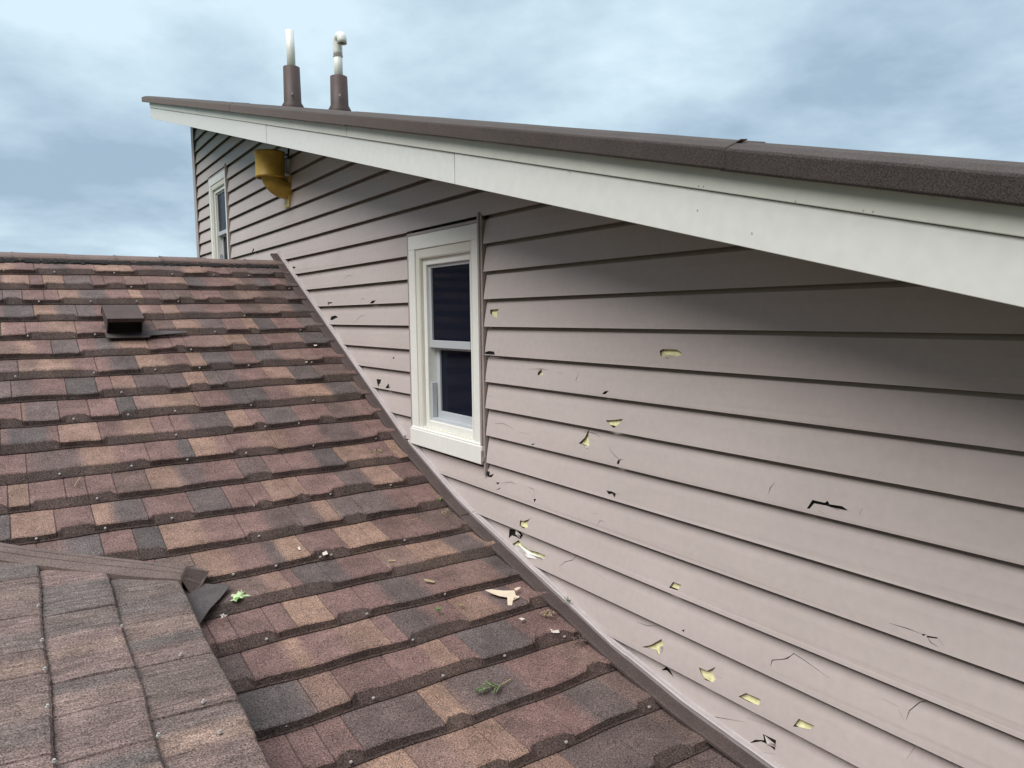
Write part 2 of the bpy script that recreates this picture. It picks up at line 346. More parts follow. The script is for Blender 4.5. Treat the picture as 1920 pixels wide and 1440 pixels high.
for zt, zb in zip(levels, levels[1:]):
    if zt > soff(WY1)+.2: continue
    ys = [WY0, WY1]
    outer = [Vector((WY0, zb)), Vector((WY1, zb)), Vector((WY1, zt)), Vector((WY0, zt))]
    polys = []
    for c in cuts+[rakecut]:
        lo = min(p.y for p in c); hi = max(p.y for p in c)
        if hi > zb and lo < zt: polys.append(c)
    V = list(outer); F = [list(range(4))]
    for c in polys:
        F.append(list(range(len(V), len(V)+len(c)))); V += c
    # a few interior columns so the board can bow slightly
    hh = zt-zb; ED = []
    for tt in (.05, .12, .4, .75):
        b0_ = len(V)
        for k in range(28): V.append(Vector((WY0+(WY1-WY0)*k/27, zt-tt*hh)))
        ED += [(b0_+k, b0_+k+1) for k in range(27)]
    vo, eo, fo, _, _, _ = delaunay_2d_cdt(V, ED, F, 0, 1e-6)
    hh = zt-zb; ph = rng.uniform(0, 6)
    def X(p, inner=0):
        t = min(1, max(0, (zt-p.y)/hh))
        bow = .0016*math.sin(math.pi*t) + .0007*math.sin(p.x*2.1+ph)*t
        return D-.001-LIP*t**.92-bow+inner+.013*max(0, 1-t/.12)**1.2
    keep = []
    for f in fo:
        c = sum((vo[i] for i in f), Vector((0, 0)))/len(f)
        if not (WY0 < c.x < WY1 and zb < c.y < zt): continue
        if any(inside(c, p) for p in polys): continue
        keep.append(f)
    fr = {}; bk = {}
    for f in keep:
        for i in f:
            if i not in fr:
                p = vo[i]; fr[i] = bm.verts.new((X(p), p.x, p.y)); bk[i] = bm.verts.new((X(p)+.0016, p.x, p.y))
    ecount = {}
    for f in keep:
        try:
            bm.faces.new([fr[i] for i in reversed(f)]); bm.faces.new([bk[i] for i in f]).material_index = 1
        except ValueError: continue
        for a, b_ in zip(f, list(f[1:])+[f[0]]): ecount.setdefault(frozenset((a, b_)), []).append((a, b_))
    for k, v in ecount.items():
        if len(v) == 1:
            a, b_ = v[0]
            if abs(vo[a].y-zt) < 1e-5 and abs(vo[b_].y-zt) < 1e-5:          # nailing flange running up behind the board above
                l = [bm.verts.new((D+.0125, vo[i].x, vo[i].y+.035)) for i in (a, b_)]
                bm.faces.new((fr[a], fr[b_], l[1], l[0])).material_index = 1; continue
            bm.faces.new((fr[a], fr[b_], bk[b_], bk[a])).material_index = 1
            if abs(vo[a].y-zb) < 1e-5 and abs(vo[b_].y-zb) < 1e-5:      # return lip under the butt
                l = [bm.verts.new((bk[i].co.x+.008, vo[i].x, vo[i].y+.0005)) for i in (a, b_)]
                bm.faces.new((bk[a], bk[b_], l[1], l[0])).material_index = 2
wall = part('wall', bm, [M['siding'], M['siding_back'], M['lip']])
tag(wall, 'taupe horizontal lap siding torn by hail holes and cracks')
# foam board and sheathing behind the siding, both cut round the windows
def sheet(bm, X0, X1, grow, ztop=4, top=0.):
    ysplit = sorted([WY0, WY1]+[v for wn in WIN for v in (wn[0]-grow, wn[1]+grow)])
    for a, b_ in zip(ysplit, ysplit[1:]):
        wn = [q for q in WIN if abs(q[0]-grow-a) < 1e-6]
        def slab(z0, zt0, zt1):
            prism(bm, [(X0, a, z0), (X0, b_, z0), (X0, b_, zt1), (X0, a, zt0)], (X1-X0, 0, 0))
        if wn:
            slab(-3.2, wn[0][2]-grow, wn[0][2]-grow)
            prism(bm, [(X0, a, wn[0][3]+grow), (X0, b_, wn[0][3]+grow), (X0, b_, max(soff(b_)+.03, wn[0][3]+grow+.001)), (X0, a, max(soff(a)+.03, wn[0][3]+grow+.001))], (X1-X0, 0, 0))
        else:
            slab(-3.2, soff(a)+.03, soff(b_)+.03)
bm = bmesh.new()
yb_ = sorted([WY0, WY1]+[v for wn in WIN for v in (wn[0]-.05, wn[1]+.05)])
for zt, zb in zip(levels, levels[1:]):
    for a, b_ in zip(yb_, yb_[1:]):
        wn = [q for q in WIN if abs(q[0]-.05-a) < 1e-6]
        if wn and zt > wn[0][2]-.03 and zb < wn[0][3]+.03: continue
        if (wn or b_ > 8) and zt > soff(a)+.1: continue
        for y0_, y1_ in [(a+(b_-a)*k/8, a+(b_-a)*(k+1)/8) for k in range(8)]:
            if zt > soff(y1_)+.12: continue
            prism(bm, [(D+.0075, y0_, zt-.018), (D+.0115, y0_, zt-.018), (D+.0115, y0_, zb+.036), (D+.004, y0_, zb+.020), (D-LIP+.0095, y0_, zb+.020)], (0, y1_-y0_, 0))
sub('insulation', bm, M['foam'], wall)
# dark slabs painted as the shade inside holes where foam was knocked out
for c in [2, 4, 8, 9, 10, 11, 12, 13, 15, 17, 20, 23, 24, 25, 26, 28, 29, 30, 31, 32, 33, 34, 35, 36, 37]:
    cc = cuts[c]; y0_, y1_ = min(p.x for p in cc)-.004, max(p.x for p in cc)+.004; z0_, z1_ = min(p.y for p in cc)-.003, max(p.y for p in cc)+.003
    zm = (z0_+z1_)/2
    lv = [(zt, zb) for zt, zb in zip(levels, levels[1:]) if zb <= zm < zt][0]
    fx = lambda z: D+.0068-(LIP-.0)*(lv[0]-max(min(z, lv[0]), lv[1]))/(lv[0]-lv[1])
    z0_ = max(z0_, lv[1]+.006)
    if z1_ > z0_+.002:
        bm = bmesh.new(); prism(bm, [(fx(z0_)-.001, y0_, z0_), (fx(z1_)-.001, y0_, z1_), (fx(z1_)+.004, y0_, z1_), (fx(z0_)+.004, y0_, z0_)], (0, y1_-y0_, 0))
        sub('gap_shade', bm, M['dark'], wall)
# curled pieces of vinyl still hanging in the bigger tears
def flapw(pts, out=.006, mt='siding'):
    q = [on_wall(x, y, 1.784) for x, y in pts]; c = sum(q, Vector())/len(q); bm = bmesh.new()
    vs = [bm.verts.new(p+Vector((-out if i % 2 else .004, 0, 0))) for i, p in enumerate(q)]; cv = bm.verts.new(c+Vector((-out*.5, 0, 0)))
    for i in range(len(vs)): bm.faces.new((vs[i], vs[(i+1) % len(vs)], cv))
    o = sub('torn_flap', bm, M[mt], wall); sm_ = o.modifiers.new('t', 'SOLIDIFY'); sm_.thickness = .0012
flapw(c7([(300,505),(345,480),(400,528),(470,552),(488,572),(400,555),(350,535)]), .008, 'white'); flapw(c7([(318,400),(352,428),(340,448),(325,425)]), .004)
flapw(c8([(615,212),(680,222),(765,243),(700,246),(650,238)]), .004); flapw(c8([(378,1290),(435,1325),(437,1350),(400,1325)]), .006); flapw(c7([(1128,1060),(1150,1050),(1156,1085),(1136,1096)]), .004)
flapw(c6([(775,1080),(800,1078),(835,1100),(820,1108),(795,1098)]), .005); flapw(c6([(1345,470),(1385,466),(1430,470),(1385,488)]), .003)
bm = bmesh.new(); sheet(bm, 1.826, 1.95, .012); sub('sheathing', bm, M['wrap'], wall)
# far corner post of the wall
bm = bmesh.new(); box(bm, 1.765, 1.96, 8.801, 8.86, -3.2, soff(8.8)+.05); box(bm, 1.765, 1.776, 8.75, 8.795, -3.2, soff(8.8)+.05)
sub('corner_post', bm, M['channel'], wall, bev=.003)
# the rest of the house body, seen only from the side
part('wall', boxbm(1.96, 7.5, -1.9, 8.84, -6.2, -.2), M['siding'])
part('wall', boxbm(-3.4, 1.7, -1.2, 9.2, -6.2, -2.2), M['siding'])

# ---------------------------------------------------------------- windows
def window(y0, y1, z0, z1):
    """casing is the part; jamb, frame, sashes, panes, sill, channels are its sub-parts. near side = y0"""
    XF = 1.773; cz = z0+.105
    bm = bmesh.new(); cw = .072
    for (a, b_, c, d) in ((y0+.02, y1-.012, z1-.022-cw, z1-.022), (y1-.012-cw, y1-.012, cz, z1-.022-cw), (y0+.02, y0+.02+cw-.012, cz, z1-.022-cw)):
        box(bm, XF, 1.83, a, b_, c, d)
    W = part('window', bm, M['white'], bev=.003)
    ya, yb, zb, zt = y0+.02+cw-.012, y1-.012-cw, cz, z1-.022-cw
    bm = bmesh.new(); s = .042                          # inner step of the casing
    box(bm, XF+.007, 1.83, ya+.001, ya+.022, zb, zt); box(bm, XF+.007, 1.83, yb-s, yb-.001, zb, zt); box(bm, XF+.007, 1.83, ya+.022, yb-s, zt-s-.004, zt-.001)
    box(bm, XF+.009, 1.83, ya+.022, yb-s, zb, zb+.02)
    sub('stop', bm, M['cream'], W, bev=.002)
    ya2, yb2, zb2, zt2 = ya+.022, yb-s, zb+.02, zt-s-.004
    bm = bmesh.new()
    box(bm, 1.7835, 1.90, yb2-.004, yb2+.004, zb2, zt2); box(bm, 1.7835, 1.90, ya2-.004, ya2+.004, zb2, zt2); box(bm, 1.7835, 1.90, ya2+.004, yb2-.004, zt2-.004, zt2+.003)
    sub('jamb', bm, M['cream'], W)
    # white vinyl frame
    X1 = 1.798; fw = .034
    bm = bmesh.new(); a, b_, c, d = ya2+.004, yb2-.004, zb2, zt2-.004
    box(bm, X1, 1.90, b_-fw, b_, c, d); box(bm, X1, 1.90, a, a+fw, c, d); box(bm, X1, 1.90, a+fw, b_-fw, d-fw, d); box(bm, X1, 1.90, a+fw, b_-fw, c, c+fw)
    sub('frame', bm, M['white'], W, bev=.003)
    a, b_, c, d = a+fw, b_-fw, c+fw, d-fw
    mid = c+(d-c)*.475
    # upper sash (outer track)
    X2 = 1.812; sw = .026
    bm = bmesh.new()
    box(bm, X2, X2+.022, b_-sw, b_, mid, d); box(bm, X2, X2+.022, a, a+sw, mid, d); box(bm, X2, X2+.022, a+sw, b_-sw, d-.016, d); box(bm, X2-.003, X2+.022, a+sw, b_-sw, mid, mid+.038)
    sa = sub('sash', bm, M['sash'], W, bev=.002)
    sub('pane', boxbm(X2+.010, X2+.014, a+sw-.002, b_-sw+.002, mid+.036, d-.014), M['glass'], W)
    # lower sash (inner track, set deeper)
    X3 = 1.845; sw = .034
    bm = bmesh.new()
    box(bm, X3, X3+.022, b_-sw-.008, b_, c, mid+.03); box(bm, X3, X3+.022, a, a+sw, c, mid+.03); box(bm, X3, X3+.022, a+sw, b_-sw-.008, c, c+.05); box(bm, X3, X3+.022, a+sw, b_-sw-.008, mid-.012, mid+.03)
    sub('sash', bm, M['sash'], W, bev=.002)
    sub('pane', boxbm(X3+.010, X3+.014, a+sw-.002, b_-sw-.006, c+.048, mid-.010), M['glass'], W)
    bm = bmesh.new(); box(bm, 1.814, 1.842, b_-.012, b_, c, c+.20); box(bm, 1.812, 1.844, a, b_-.012, c, c+.014)
    sub('track', bm, M['sash'], W, bev=.002)
    # sill
    bm = bmesh.new(); box(bm, 1.762, 1.83, y0+.004, y1-.006, z0+.018, cz); box(bm, 1.767, 1.83, y0+.008, y1-.010, cz, cz+.010)
    sub('sill', bm, M['white'], W, bev=.004)
    bm = bmesh.new(); box(bm, 1.760, 1.82, y0-.001, y0+.003, z0+.02, cz-.02); box(bm, 1.764, 1.80, y0-.009, y0-.002, z0+.035, z0+.055)
    sub('end_cap', bm, M['taupe_trim'], W)
    # taupe J channels round the casing
    bm = bmesh.new()
    box(bm, 1.767, 1.80, y0+.005, y0+.019, cz+.001, z1+.022); box(bm, 1.774, 1.83, y0-.010, y0+.004, z0-.03, z1+.012)
    box(bm, 1.774, 1.83, y1-.011, y1+.004, cz-.02, z1-.006); box(bm, 1.774, 1.83, y0+.020, y1-.0115, z1-.021, z1-.006)
    sub('channel', bm, M['taupe_trim'], W, bev=.002)
    sub('cavity_shade', boxbm(1.824, 1.8255, y0-.045, y0-.0105, z0-.02, z1+.03), M['dark'], W)  # dark sheet painted as the shade in the gap beside the channel
    sub('clip', boxbm(1.78, 1.80, y0-.026, y0-.012, z1-.012, z1+.006), M['black'], W); sub('clip', boxbm(1.78, 1.80, y0-.026, y0-.012, z0-.03, z0-.012), M['black'], W)
    return W
w1 = window(*WIN[0]); tag(w1, 'narrow white double-hung window low on the torn siding, just above the roof flashing')
w2 = window(*WIN[1]); tag(w2, 'far white window at the house corner, half hidden behind the lower roof ridge')

# ---------------------------------------------------------------- tiled roofs
CO = {'T': (.225, .147, .112), 'P': (.144, .090, .083), 'D': (.082, .070, .069), 'B': (.102, .074, .066), 'L': (.175, .118, .100)}
def patches(seq, lo, hi, rnd, soft=None):
    """seq: [(x_right_edge, code)] -> colour at x; edges in soft are blended, the others crisp"""
    s = [(x, Vector(CO[c]).lerp(Vector(CO['P']), rnd.uniform(0, .48))*rnd.uniform(.88, 1.12)) for x, c in seq]
    ws = [(.015 if (soft is None or i in soft) else .0035) for i in range(len(s))]
    def f(x):
        for i, (xe, c) in enumerate(s):
            if x < xe or i == len(s)-1:
                w_ = ws[i]; v_ = ws[i-1]
                if x > xe-w_ and i < len(s)-1: return c.lerp(s[i+1][1], .5*(x-(xe-w_))/w_)
                if i > 0 and x < s[i-1][0]+v_: return s[i-1][1].lerp(c, .5+.5*(x-s[i-1][0])/v_)
                return c
    return f
def extend(seq, lo, hi, rnd, wmin=.1, wmax=.26):
    seq = sorted(seq)
    out = []
    x = lo
    first = seq[0][0] if seq else hi
    pre = []
    while x < first-wmax*.8: x += rnd.uniform(wmin, wmax); pre.append((min(x, first-.02), rnd.choice('TPDPPBDT')))
    out = pre+seq
    x = out[-1][0] if out else lo
    while x < hi: x += rnd.uniform(wmin, wmax); out.append((x, rnd.choice('TPDPPBD')))
    return out
def courses(name, rows, mapf, lo, hi, colors, mt, rnd, nose=.034, short=.040, joints=None, hif=None, under=.06, base_h=.004):
    """rows: list of (s_top, s_bottom). mapf(a, s, h) -> point. One mesh of overlapping, nosed panels."""
    bm = bmesh.new(); cl = bm.loops.layers.float_color.new('patch')
    for ri, (st, sb) in enumerate(rows):
        H = hif(ri) if hif else hi
        cfn = colors[ri]
        # tabs
        J = joints[ri] if joints and joints[ri] else None
        tabs = []
        if J: xs = sorted(J)
        else:
            xs = []; x = lo-rnd.uniform(0, .1)
            while x < H: x += rnd.choice((.085, .12, .15, .17, .2)); xs.append(x)
        state = rnd.random() < .5; edges = [lo]+[x for x in xs if lo+.01 < x < H-.01]+[H]
        for a, b_ in zip(edges, edges[1:]):
            tabs.append((a, b_, state)); state = (not state) if rnd.random() < .72 else state
        cols = []
        for ti, (a, b_, stt) in enumerate(tabs):
            n = max(2, int((b_-a)/.022))
            set0 = short if stt else .015
            nx = tabs[ti+1][2] if ti+1 < len(tabs) else stt
            pv = tabs[ti-1][2] if ti else stt
            for k in range(n+1):
                x = a+(b_-a)*k/n
                if k == 0: x += .0035
                if k == n: x -= .0035
                so_ = set0
                # slanted shoulders where the nose steps
                if stt and not nx and b_-x < .022: so_ = short+(.015-short)*(1-(b_-x)/.022)
                if stt and not pv and x-a < .022: so_ = short+(.015-short)*(1-(x-a)/.022)
                cols.append((x, so_, 0))
            if ti < len(tabs)-1: cols.append((b_, (so_+(.015 if not nx else short))/2 if True else 0, 1))
        L = sb-st; wob = [rnd.uniform(0, 6) for _ in range(4)]
        prev = None
        for x, so_, g in cols:
            wv = .0048*math.sin(x*5.3+wob[0])+.003*math.sin(x*17+wob[1]); hv = .0022*math.sin(x*7+wob[2])+.0015*math.sin(x*23+wob[3])+rnd.uniform(-.0007, .0007)
            rg = rnd.uniform(-.0022, .0022)
            gh = -.005 if g else 0
            Ht = nose+hv
            fr = sb-so_+wv+rg
            pts = [(st-under, base_h*.2), (st-.002, base_h+gh*.5), (st+L*.5, base_h+(Ht-base_h)*.5+gh+hv*.3), (fr-.02, Ht-.0012+gh), (fr-.004, Ht+gh), (fr+.002, Ht-.003+gh), (sb+wv-.004, .0125), (sb+wv+.001, .0085), (sb+wv-.001, .0048), (sb-.03, .0045)]
            ring = [bm.verts.new(mapf(x, s_, h_)) for s_, h_ in pts]
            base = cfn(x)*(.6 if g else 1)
            if prev:
                pr, pc, px_ = prev
                for i in range(len(ring)-1):
                    f = bm.faces.new((pr[i], ring[i], ring[i+1], pr[i+1]))
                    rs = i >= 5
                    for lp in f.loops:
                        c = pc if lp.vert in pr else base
                        c = Vector(CO['B'])*.42+c*.14 if rs else c  # riser colour darkened for dirt and for the weaker light on that face
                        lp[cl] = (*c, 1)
            prev = (ring, base, x)
    for f in bm.faces: f.normal_update()
    return bm
rr = random.Random(21)
sk = {k: .861+.206*k for k in range(-3, 9)}
sk.update({9: 2.725, 10: 2.945, 11: 3.165, 12: 3.40, 13: 3.61, 14: 3.82, 15: 4.02, 16: 4.225, 17: 4.435, 18: 4.66, 19: 4.88, 20: 5.10})
for k in range(21, 32): sk[k] = sk[k-1]+.21
def A3(*p): return [(u/3, c) for u, c in p]
def Bq(*p): return [(560+u/2.25, c) for u, c in p]
def C4(*p): return [(u/4, c) for u, c in p]
def C2(*p): return [(u/2.667, c) for u, c in p]
def C5(*p): return [(860+u/3.789, c) for u, c in p]
rowcol = {
 -2: A3((70,'T'),(190,'P'),(270,'B'),(380,'D'),(530,'P'),(740,'T'),(860,'P'),(1020,'D'),(1140,'T'),(1280,'P'),(1400,'B'),(1600,'D')),
 -1: A3((20,'B'),(165,'T'),(240,'P'),(360,'T'),(515,'D'),(700,'P'),(800,'L'),(930,'P'),(1045,'T'),(1150,'D'),(1290,'P'),(1370,'L'),(1440,'B'),(1520,'D'),(1590,'P'),(1700,'D')),
 0: A3((125,'D'),(330,'P'),(445,'T'),(600,'D'),(730,'P'),(800,'T'),(900,'P'),(1080,'B'),(1250,'P'),(1340,'B'),(1490,'L'),(1600,'B'),(1760,'D')),
 1: A3((190,'D'),(320,'T'),(532,'D'),(600,'P'),(780,'B'),(830,'T'),(910,'P'),(1005,'T'),(1155,'D'),(1360,'P'),(1480,'B'),(1640,'L'),(1760,'D')),
 2: A3((30,'T'),(252,'P'),(425,'T'),(600,'P'),(800,'B'),(980,'B'),(1120,'T'),(1260,'D'),(1370,'P'),(1440,'T'),(1540,'D'),(1690,'P'),(1860,'D')),
 3: A3((100,'L'),(190,'T'),(290,'P'),(440,'D'),(540,'P'),(650,'D'),(830,'T'),(960,'P'),(1140,'P'),(1270,'L'),(1390,'T'),(1490,'D'),(1640,'P'),(1700,'L'),(1900,'D')),
 4: A3((218,'L'),(405,'T'),(620,'P'),(770,'D'),(935,'T'),(1060,'P'),(1150,'T'),(1300,'D'),(1440,'P'),(1570,'D'),(1700,'L'),(1900,'P')),
 5: A3((177,'D'),(372,'P'),(542,'D'),(630,'P'),(760,'T'),(1040,'D'),(1162,'T'),(1340,'D'),(1500,'P'),(1640,'T'),(1780,'D'),(1960,'B')),
 6: A3((150,'T'),(330,'D'),(500,'P'),(660,'P'),(760,'D'),(880,'L'),(1105,'T'),(1290,'P'),(1500,'D'),(1640,'P'),(1850,'T'),(2000,'D')),
 7: A3((40,'P'),(270,'D'),(330,'P'),(560,'T'),(700,'P'),(860,'T'),(970,'P'),(1070,'P'),(1290,'D'),(1400,'T'),(1480,'P'),(1660,'D'),(1860,'P'),(2000,'B')),
 8: A3((180,'P'),(460,'D'),(650,'T'),(830,'P'),(1000,'P'),(1080,'D'),(1220,'T'),(1420,'P'),(1620,'T'),(1720,'P'))+Bq((100,'P'),(240,'D'),(380,'P')),
 9: C4((60,'P'),(220,'T'),(490,'P'),(650,'P'),(860,'P'),(1110,'B'),(1340,'T'),(1530,'D'),(1800,'P'),(2000,'D'))+Bq((70,'P'),(170,'D'),(300,'T'),(390,'P')),
 10: C4((80,'D'),(415,'T'),(700,'P'),(840,'T'),(1090,'D'),(1430,'P'),(1700,'D'),(2000,'P'))+Bq((20,'T'),(180,'P'),(290,'D'),(410,'T'),(520,'P')),
 11: C4((500,'B'),(770,'D'),(1020,'P'),(1220,'D'),(1520,'T'),(1800,'P'))+C2((1330,'P'),(1480,'D'))+Bq((80,'D'),(150,'T'),(390,'D'),(570,'P'),(630,'T')),
 12: C2((800,'P'),(980,'B'),(1160,'T'),(1330,'P'),(1400,'D'),(1520,'T'))+Bq((180,'P'),(350,'T'),(540,'P'),(720,'B')),
 13: C2((1330,'B'),(1440,'T'),(1495,'P'))+Bq((190,'D'),(350,'P'),(490,'L'),(640,'T'),(760,'D')),
 14: C2((1170,'P'),(1450,'P'))+Bq((120,'T'),(360,'P'),(520,'D'))+C5((-60,'P'),(0,'L'),(240,'L'),(440,'D')),
 15: C2((1130,'B'),(1240,'D'),(1450,'P'))+Bq((30,'T'),(190,'P'),(350,'T'),(420,'P'),(560,'D'),(675,'P'))+C5((100,'T'),(240,'T'),(420,'D'),(600,'P')),
 16: C2((1180,'B'),(1490,'D'))+Bq((40,'D'),(180,'T'),(400,'P'),(560,'P'),(650,'T'))+C5((80,'P'),(440,'D'),(700,'P'),(880,'P')),
 17: C2((1300,'P'),(1480,'P'))+Bq((110,'P'),(230,'P'),(560,'D'),(670,'T'))+C5((120,'D'),(420,'D'),(800,'P'),(950,'L'),(1150,'P')),
 18: Bq((330,'P'),(520,'T'))+C5((0,'L'),(380,'T'),(690,'P'),(860,'P'),(1130,'D'),(1420,'B')),
 19: C5((500,'P'),(870,'T'),(1500,'D'),(1800,'B'))}
ks = list(range(-2, 31)); rows = []; colors = []; mjoints = []
XLO, XHI = -3.3, 1.752
sk[-4] = sk[-3]-.19
for k in ks:
    rows.append((sk[k-1], sk[k]))
    sm = (sk[k-1]+sk[k])/2
    seq = [(px_x(p, sm), c) for p, c in rowcol.get(k, [])]
    seq = [q for q in seq if q[0] < XHI+.3]
    ex_ = extend(seq, XLO, XHI, rr); soft = {i for i in range(len(ex_)) if rr.random() < .5}
    colors.append(patches(ex_, XLO, XHI, rr, soft))
    jl = [x for i, (x, c) in enumerate(ex_) if i not in soft or rr.random() < .3]
    for (p_, _), (q_, _) in zip(ex_, ex_[1:]):
        if q_-p_ > .17 and rr.random() < .75: jl.append(p_+(q_-p_)*rr.uniform(.35, .65))
    jl.sort(); jk = []
    for x in jl:
        if not jk or x-jk[-1] > .035: jk.append(x)
    mjoints.append(jk)
def mapmain(x, s, h):
    y, z = prof(max(s, ARC0+.002), h); 
    return Vector((x, y, z + .006*math.sin(x*1.7+y)*.6))
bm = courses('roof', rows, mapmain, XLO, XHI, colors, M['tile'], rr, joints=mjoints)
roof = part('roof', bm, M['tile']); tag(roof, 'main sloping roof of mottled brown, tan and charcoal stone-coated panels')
# decking under the panels and the back slope beyond the ridge
bm = bmesh.new()
out = [(y, z-.015) for y, z in P]+[(P[-1][0], -2.4), (9.4, -2.4), (9.4, P[0][1]-1.9)]
prism(bm, [(XLO, y, z) for y, z in out], (XHI+.04-XLO, 0, 0))
sub('deck', bm, M['wrap'], roof)
# ridge caps
rj = [-12, -5, 25, 125, 217, 303, 390, 470]
yr, zr_ = P[0][0], P[0][1]
def xat(px): return px_x(px, ARC0+.01, .03)
xe = [-3.3+.37*i for i in range(8) if -3.3+.37*i < xat(25)-.2]+[xat(p) for p in (25, 125, 217, 303, 388, 462)]+[1.765]
for i, (a, b_) in enumerate(zip(xe, xe[1:])):
    bm = bmesh.new(); q = rr.uniform(-.004, .004); drop = .0
    pr0 = [(-.094, -.036), (-.090, -.002), (-.074, .012), (0, .034), (.074, .010), (.09, -.05)]
    ring = []
    for x, g in ((a-.012, 0.0), (a+.012, -.003), (b_, .0)):
        ring.append([bm.verts.new((x, yr+yy, zr_-.004+zz+q+(.002 if x <= a else -.002))) for yy, zz in pr0])
    for A, B in zip(ring, ring[1:]):
        for k in range(len(A)-1): bm.faces.new((A[k], B[k], B[k+1], A[k+1]))
    o = sub('ridge_cap', bm, M['ridge_metal'], roof, bev=.003); sm_ = o.modifiers.new('thick', 'SOLIDIFY'); sm_.thickness = .003
bm = bmesh.new()
for i in range(260):
    x = XLO+(XHI-XLO)*i/260; dx = (XHI-XLO)/260
    a = rr.uniform(.008, .022); y0, z0 = prof(ARC0+.126+rr.uniform(-.012, .012)); 
    prism(bm, [(x, y0, z0), (x, y0, z0+a+.006), (x, y0+.03, z0+.052), (x, y0+.03, z0+.0)], (dx*1.1, 0, 0))
sub('closure_strip', bm, M['black'], roof)

# screws on the noses of the courses
scr = [(7,515),(102,519),(214,520),(323,522),(401,522.5),(466,522),(246,547),(542,545),(73,573),(170,570.5),(256,568.5),(334,573),(458,597),(52,637),(178,634),(307,626),(403,630),(563,626),(358,662),
 (29,713),(176,704),(291,702),(374,696.5),(466,693),(584,687),(227.5,742),(138,790),(240,782),(328,777),(470.5,767),(587,759),(330,820.5),(112,893),(246.5,878),(351,867),(461,857),(587,842),
 (182,942),(68,1010),(197,994),(322,981),(476,960),(619,943),(485,1017),(437,1088),(517,1076),(620.5,1055),(758,1026),(499,1205),(687,1157.5),(833,1118),(945,1086),(773,1206),(600,1025),
 (535,1363),(699,1312.5),(829.5,1272.5),(945,1235),(1057,1196),(657,1430),(1060,1396.5),(1215.5,1334.5),(704,842),(586.5,844),(620,942.5),(732,925),(704,826),(556,1362),(975,1085),(560,806),(497,811)]
seen = []
def screw(p, nrm, parent, r_=.0038):
    bm = bmesh.new(); nrm = nrm.normalized()
    u_ = nrm.orthogonal().normalized(); v_ = nrm.cross(u_)
    def disc(rad, h0, h1, n, rot=0):
        a = [bm.verts.new(p+nrm*h0+(u_*math.cos(t)+v_*math.sin(t))*rad) for t in [rot+2*math.pi*i/n for i in range(n)]]
        b_ = [bm.verts.new(p+nrm*h1+(u_*math.cos(t)+v_*math.sin(t))*rad*.93) for t in [rot+2*math.pi*i/n for i in range(n)]]
        bm.faces.new(a[::-1]); bm.faces.new(b_)
        for i in range(n): bm.faces.new((a[i], a[(i+1) % n], b_[(i+1) % n], b_[i]))
    disc(r_*1.25, -.002, .0016, 14); disc(r_*.85, .0014, .006, 6, .3)
    return sub('screw', bm, M['screw'], parent)
for px, py in scr:
    if any(abs(px-a)+abs(py-b_) < 9 for a, b_ in seen): continue
    seen.append((px, py))
    q = on_roof(px, py, .013)
    # nearest course nose
    best = None
    for k in range(-3, 22):
        y, z = prof(sk[k]-.006, .020)
        d = math.hypot(q.y-y, q.z-z)
        if best is None or d < best[0]: best = (d, k)
    k = best[1]; y, z = prof(sk[k]-.010, .019)
    x = px_x(px, sk[k]-.01, .018)
    screw(Vector((x, y-.004, z+.001)), Vector((0, -.75, .66)), roof)

# ---------------------------------------------------------------- low slope roof at lower left (courses run along the wall)
A0 = on_roof(0, 1052, .035); B0 = on_roof(352, 1100, .035)
dirAB = (B0-A0).normalized()
def ytop(x): return A0.y+(x-A0.x)*(B0.y-A0.y)/(B0.x-A0.x)-.032
def xe2(pa, pb): 
    a = on_r2(*pa, .02); b_ = on_r2(*pb, .02); return a, b_
eC = xe2((345, 1110), (510, 1440)); eB = xe2((205, 1090), (310, 1440)); eA = xe2((70, 1060), (105, 1440))
xC = (eC[0].x+eC[1].x)/2; xB = (eB[0].x+eB[1].x)/2; xA = (eA[0].x+eA[1].x)/2
print('R2 edges', eC, eB, eA)
lin = lambda pr_, y: pr_[0].x+(pr_[1].x-pr_[0].x)*(y-pr_[0].y)/(pr_[1].y-pr_[0].y)
def edge_x(i, y):          # i=0 right edge, 1, 2, then leftwards by .22
    if i == 0: return lin(eC, y)
    if i == 1: return lin(eB, y)
    if i == 2: return lin(eA, y)
    return lin(eA, y)-.225*(i-2)
def r2y(px, py): return on_r2(px, py, .022).y
Y0 = .35
cols2 = []; rows2 = []; j2 = []
specC = [((350,1112),'B'),((352,1135),'D'),((350,1150.6),'B'),((370,1180),'L'),((385,1195),'D'),((400,1224),'P'),((430,1290),'B'),((445,1312),'P'),((455,1340),'D'),((480,1374),'T'),((510,1440),'P')]
specB = [((207,1085),'P'),((215,1135),'D'),((220,1155),'B'),((225,1172),'D'),((232,1195),'P'),((235,1210),'T'),((245,1252),'P'),((255,1272),'D'),((262,1295),'L'),((265,1307),'P'),((292,1378),'P'),((300,1400),'P'),((308,1430),'D')]
specA = [((70,1081),'D'),((72,1100),'P'),((75,1122),'L'),((78,1150.6),'P'),((80,1180),'P'),((82,1216),'D'),((84,1235),'P'),((86,1258),'T'),((88,1300),'P'),((90,1342),'L'),((95,1390),'D'),((105,1440),'P')]
jC = [(350,1150.6),(400,1224),(445,1312),(482,1376)]; jB = [(207,1085),(215,1135),(225,1172),(245,1252),(265,1307),(294,1386)]; jA = [(70,1081),(78,1150.6),(82,1216),(87,1261),(90,1342)]
NR = 9
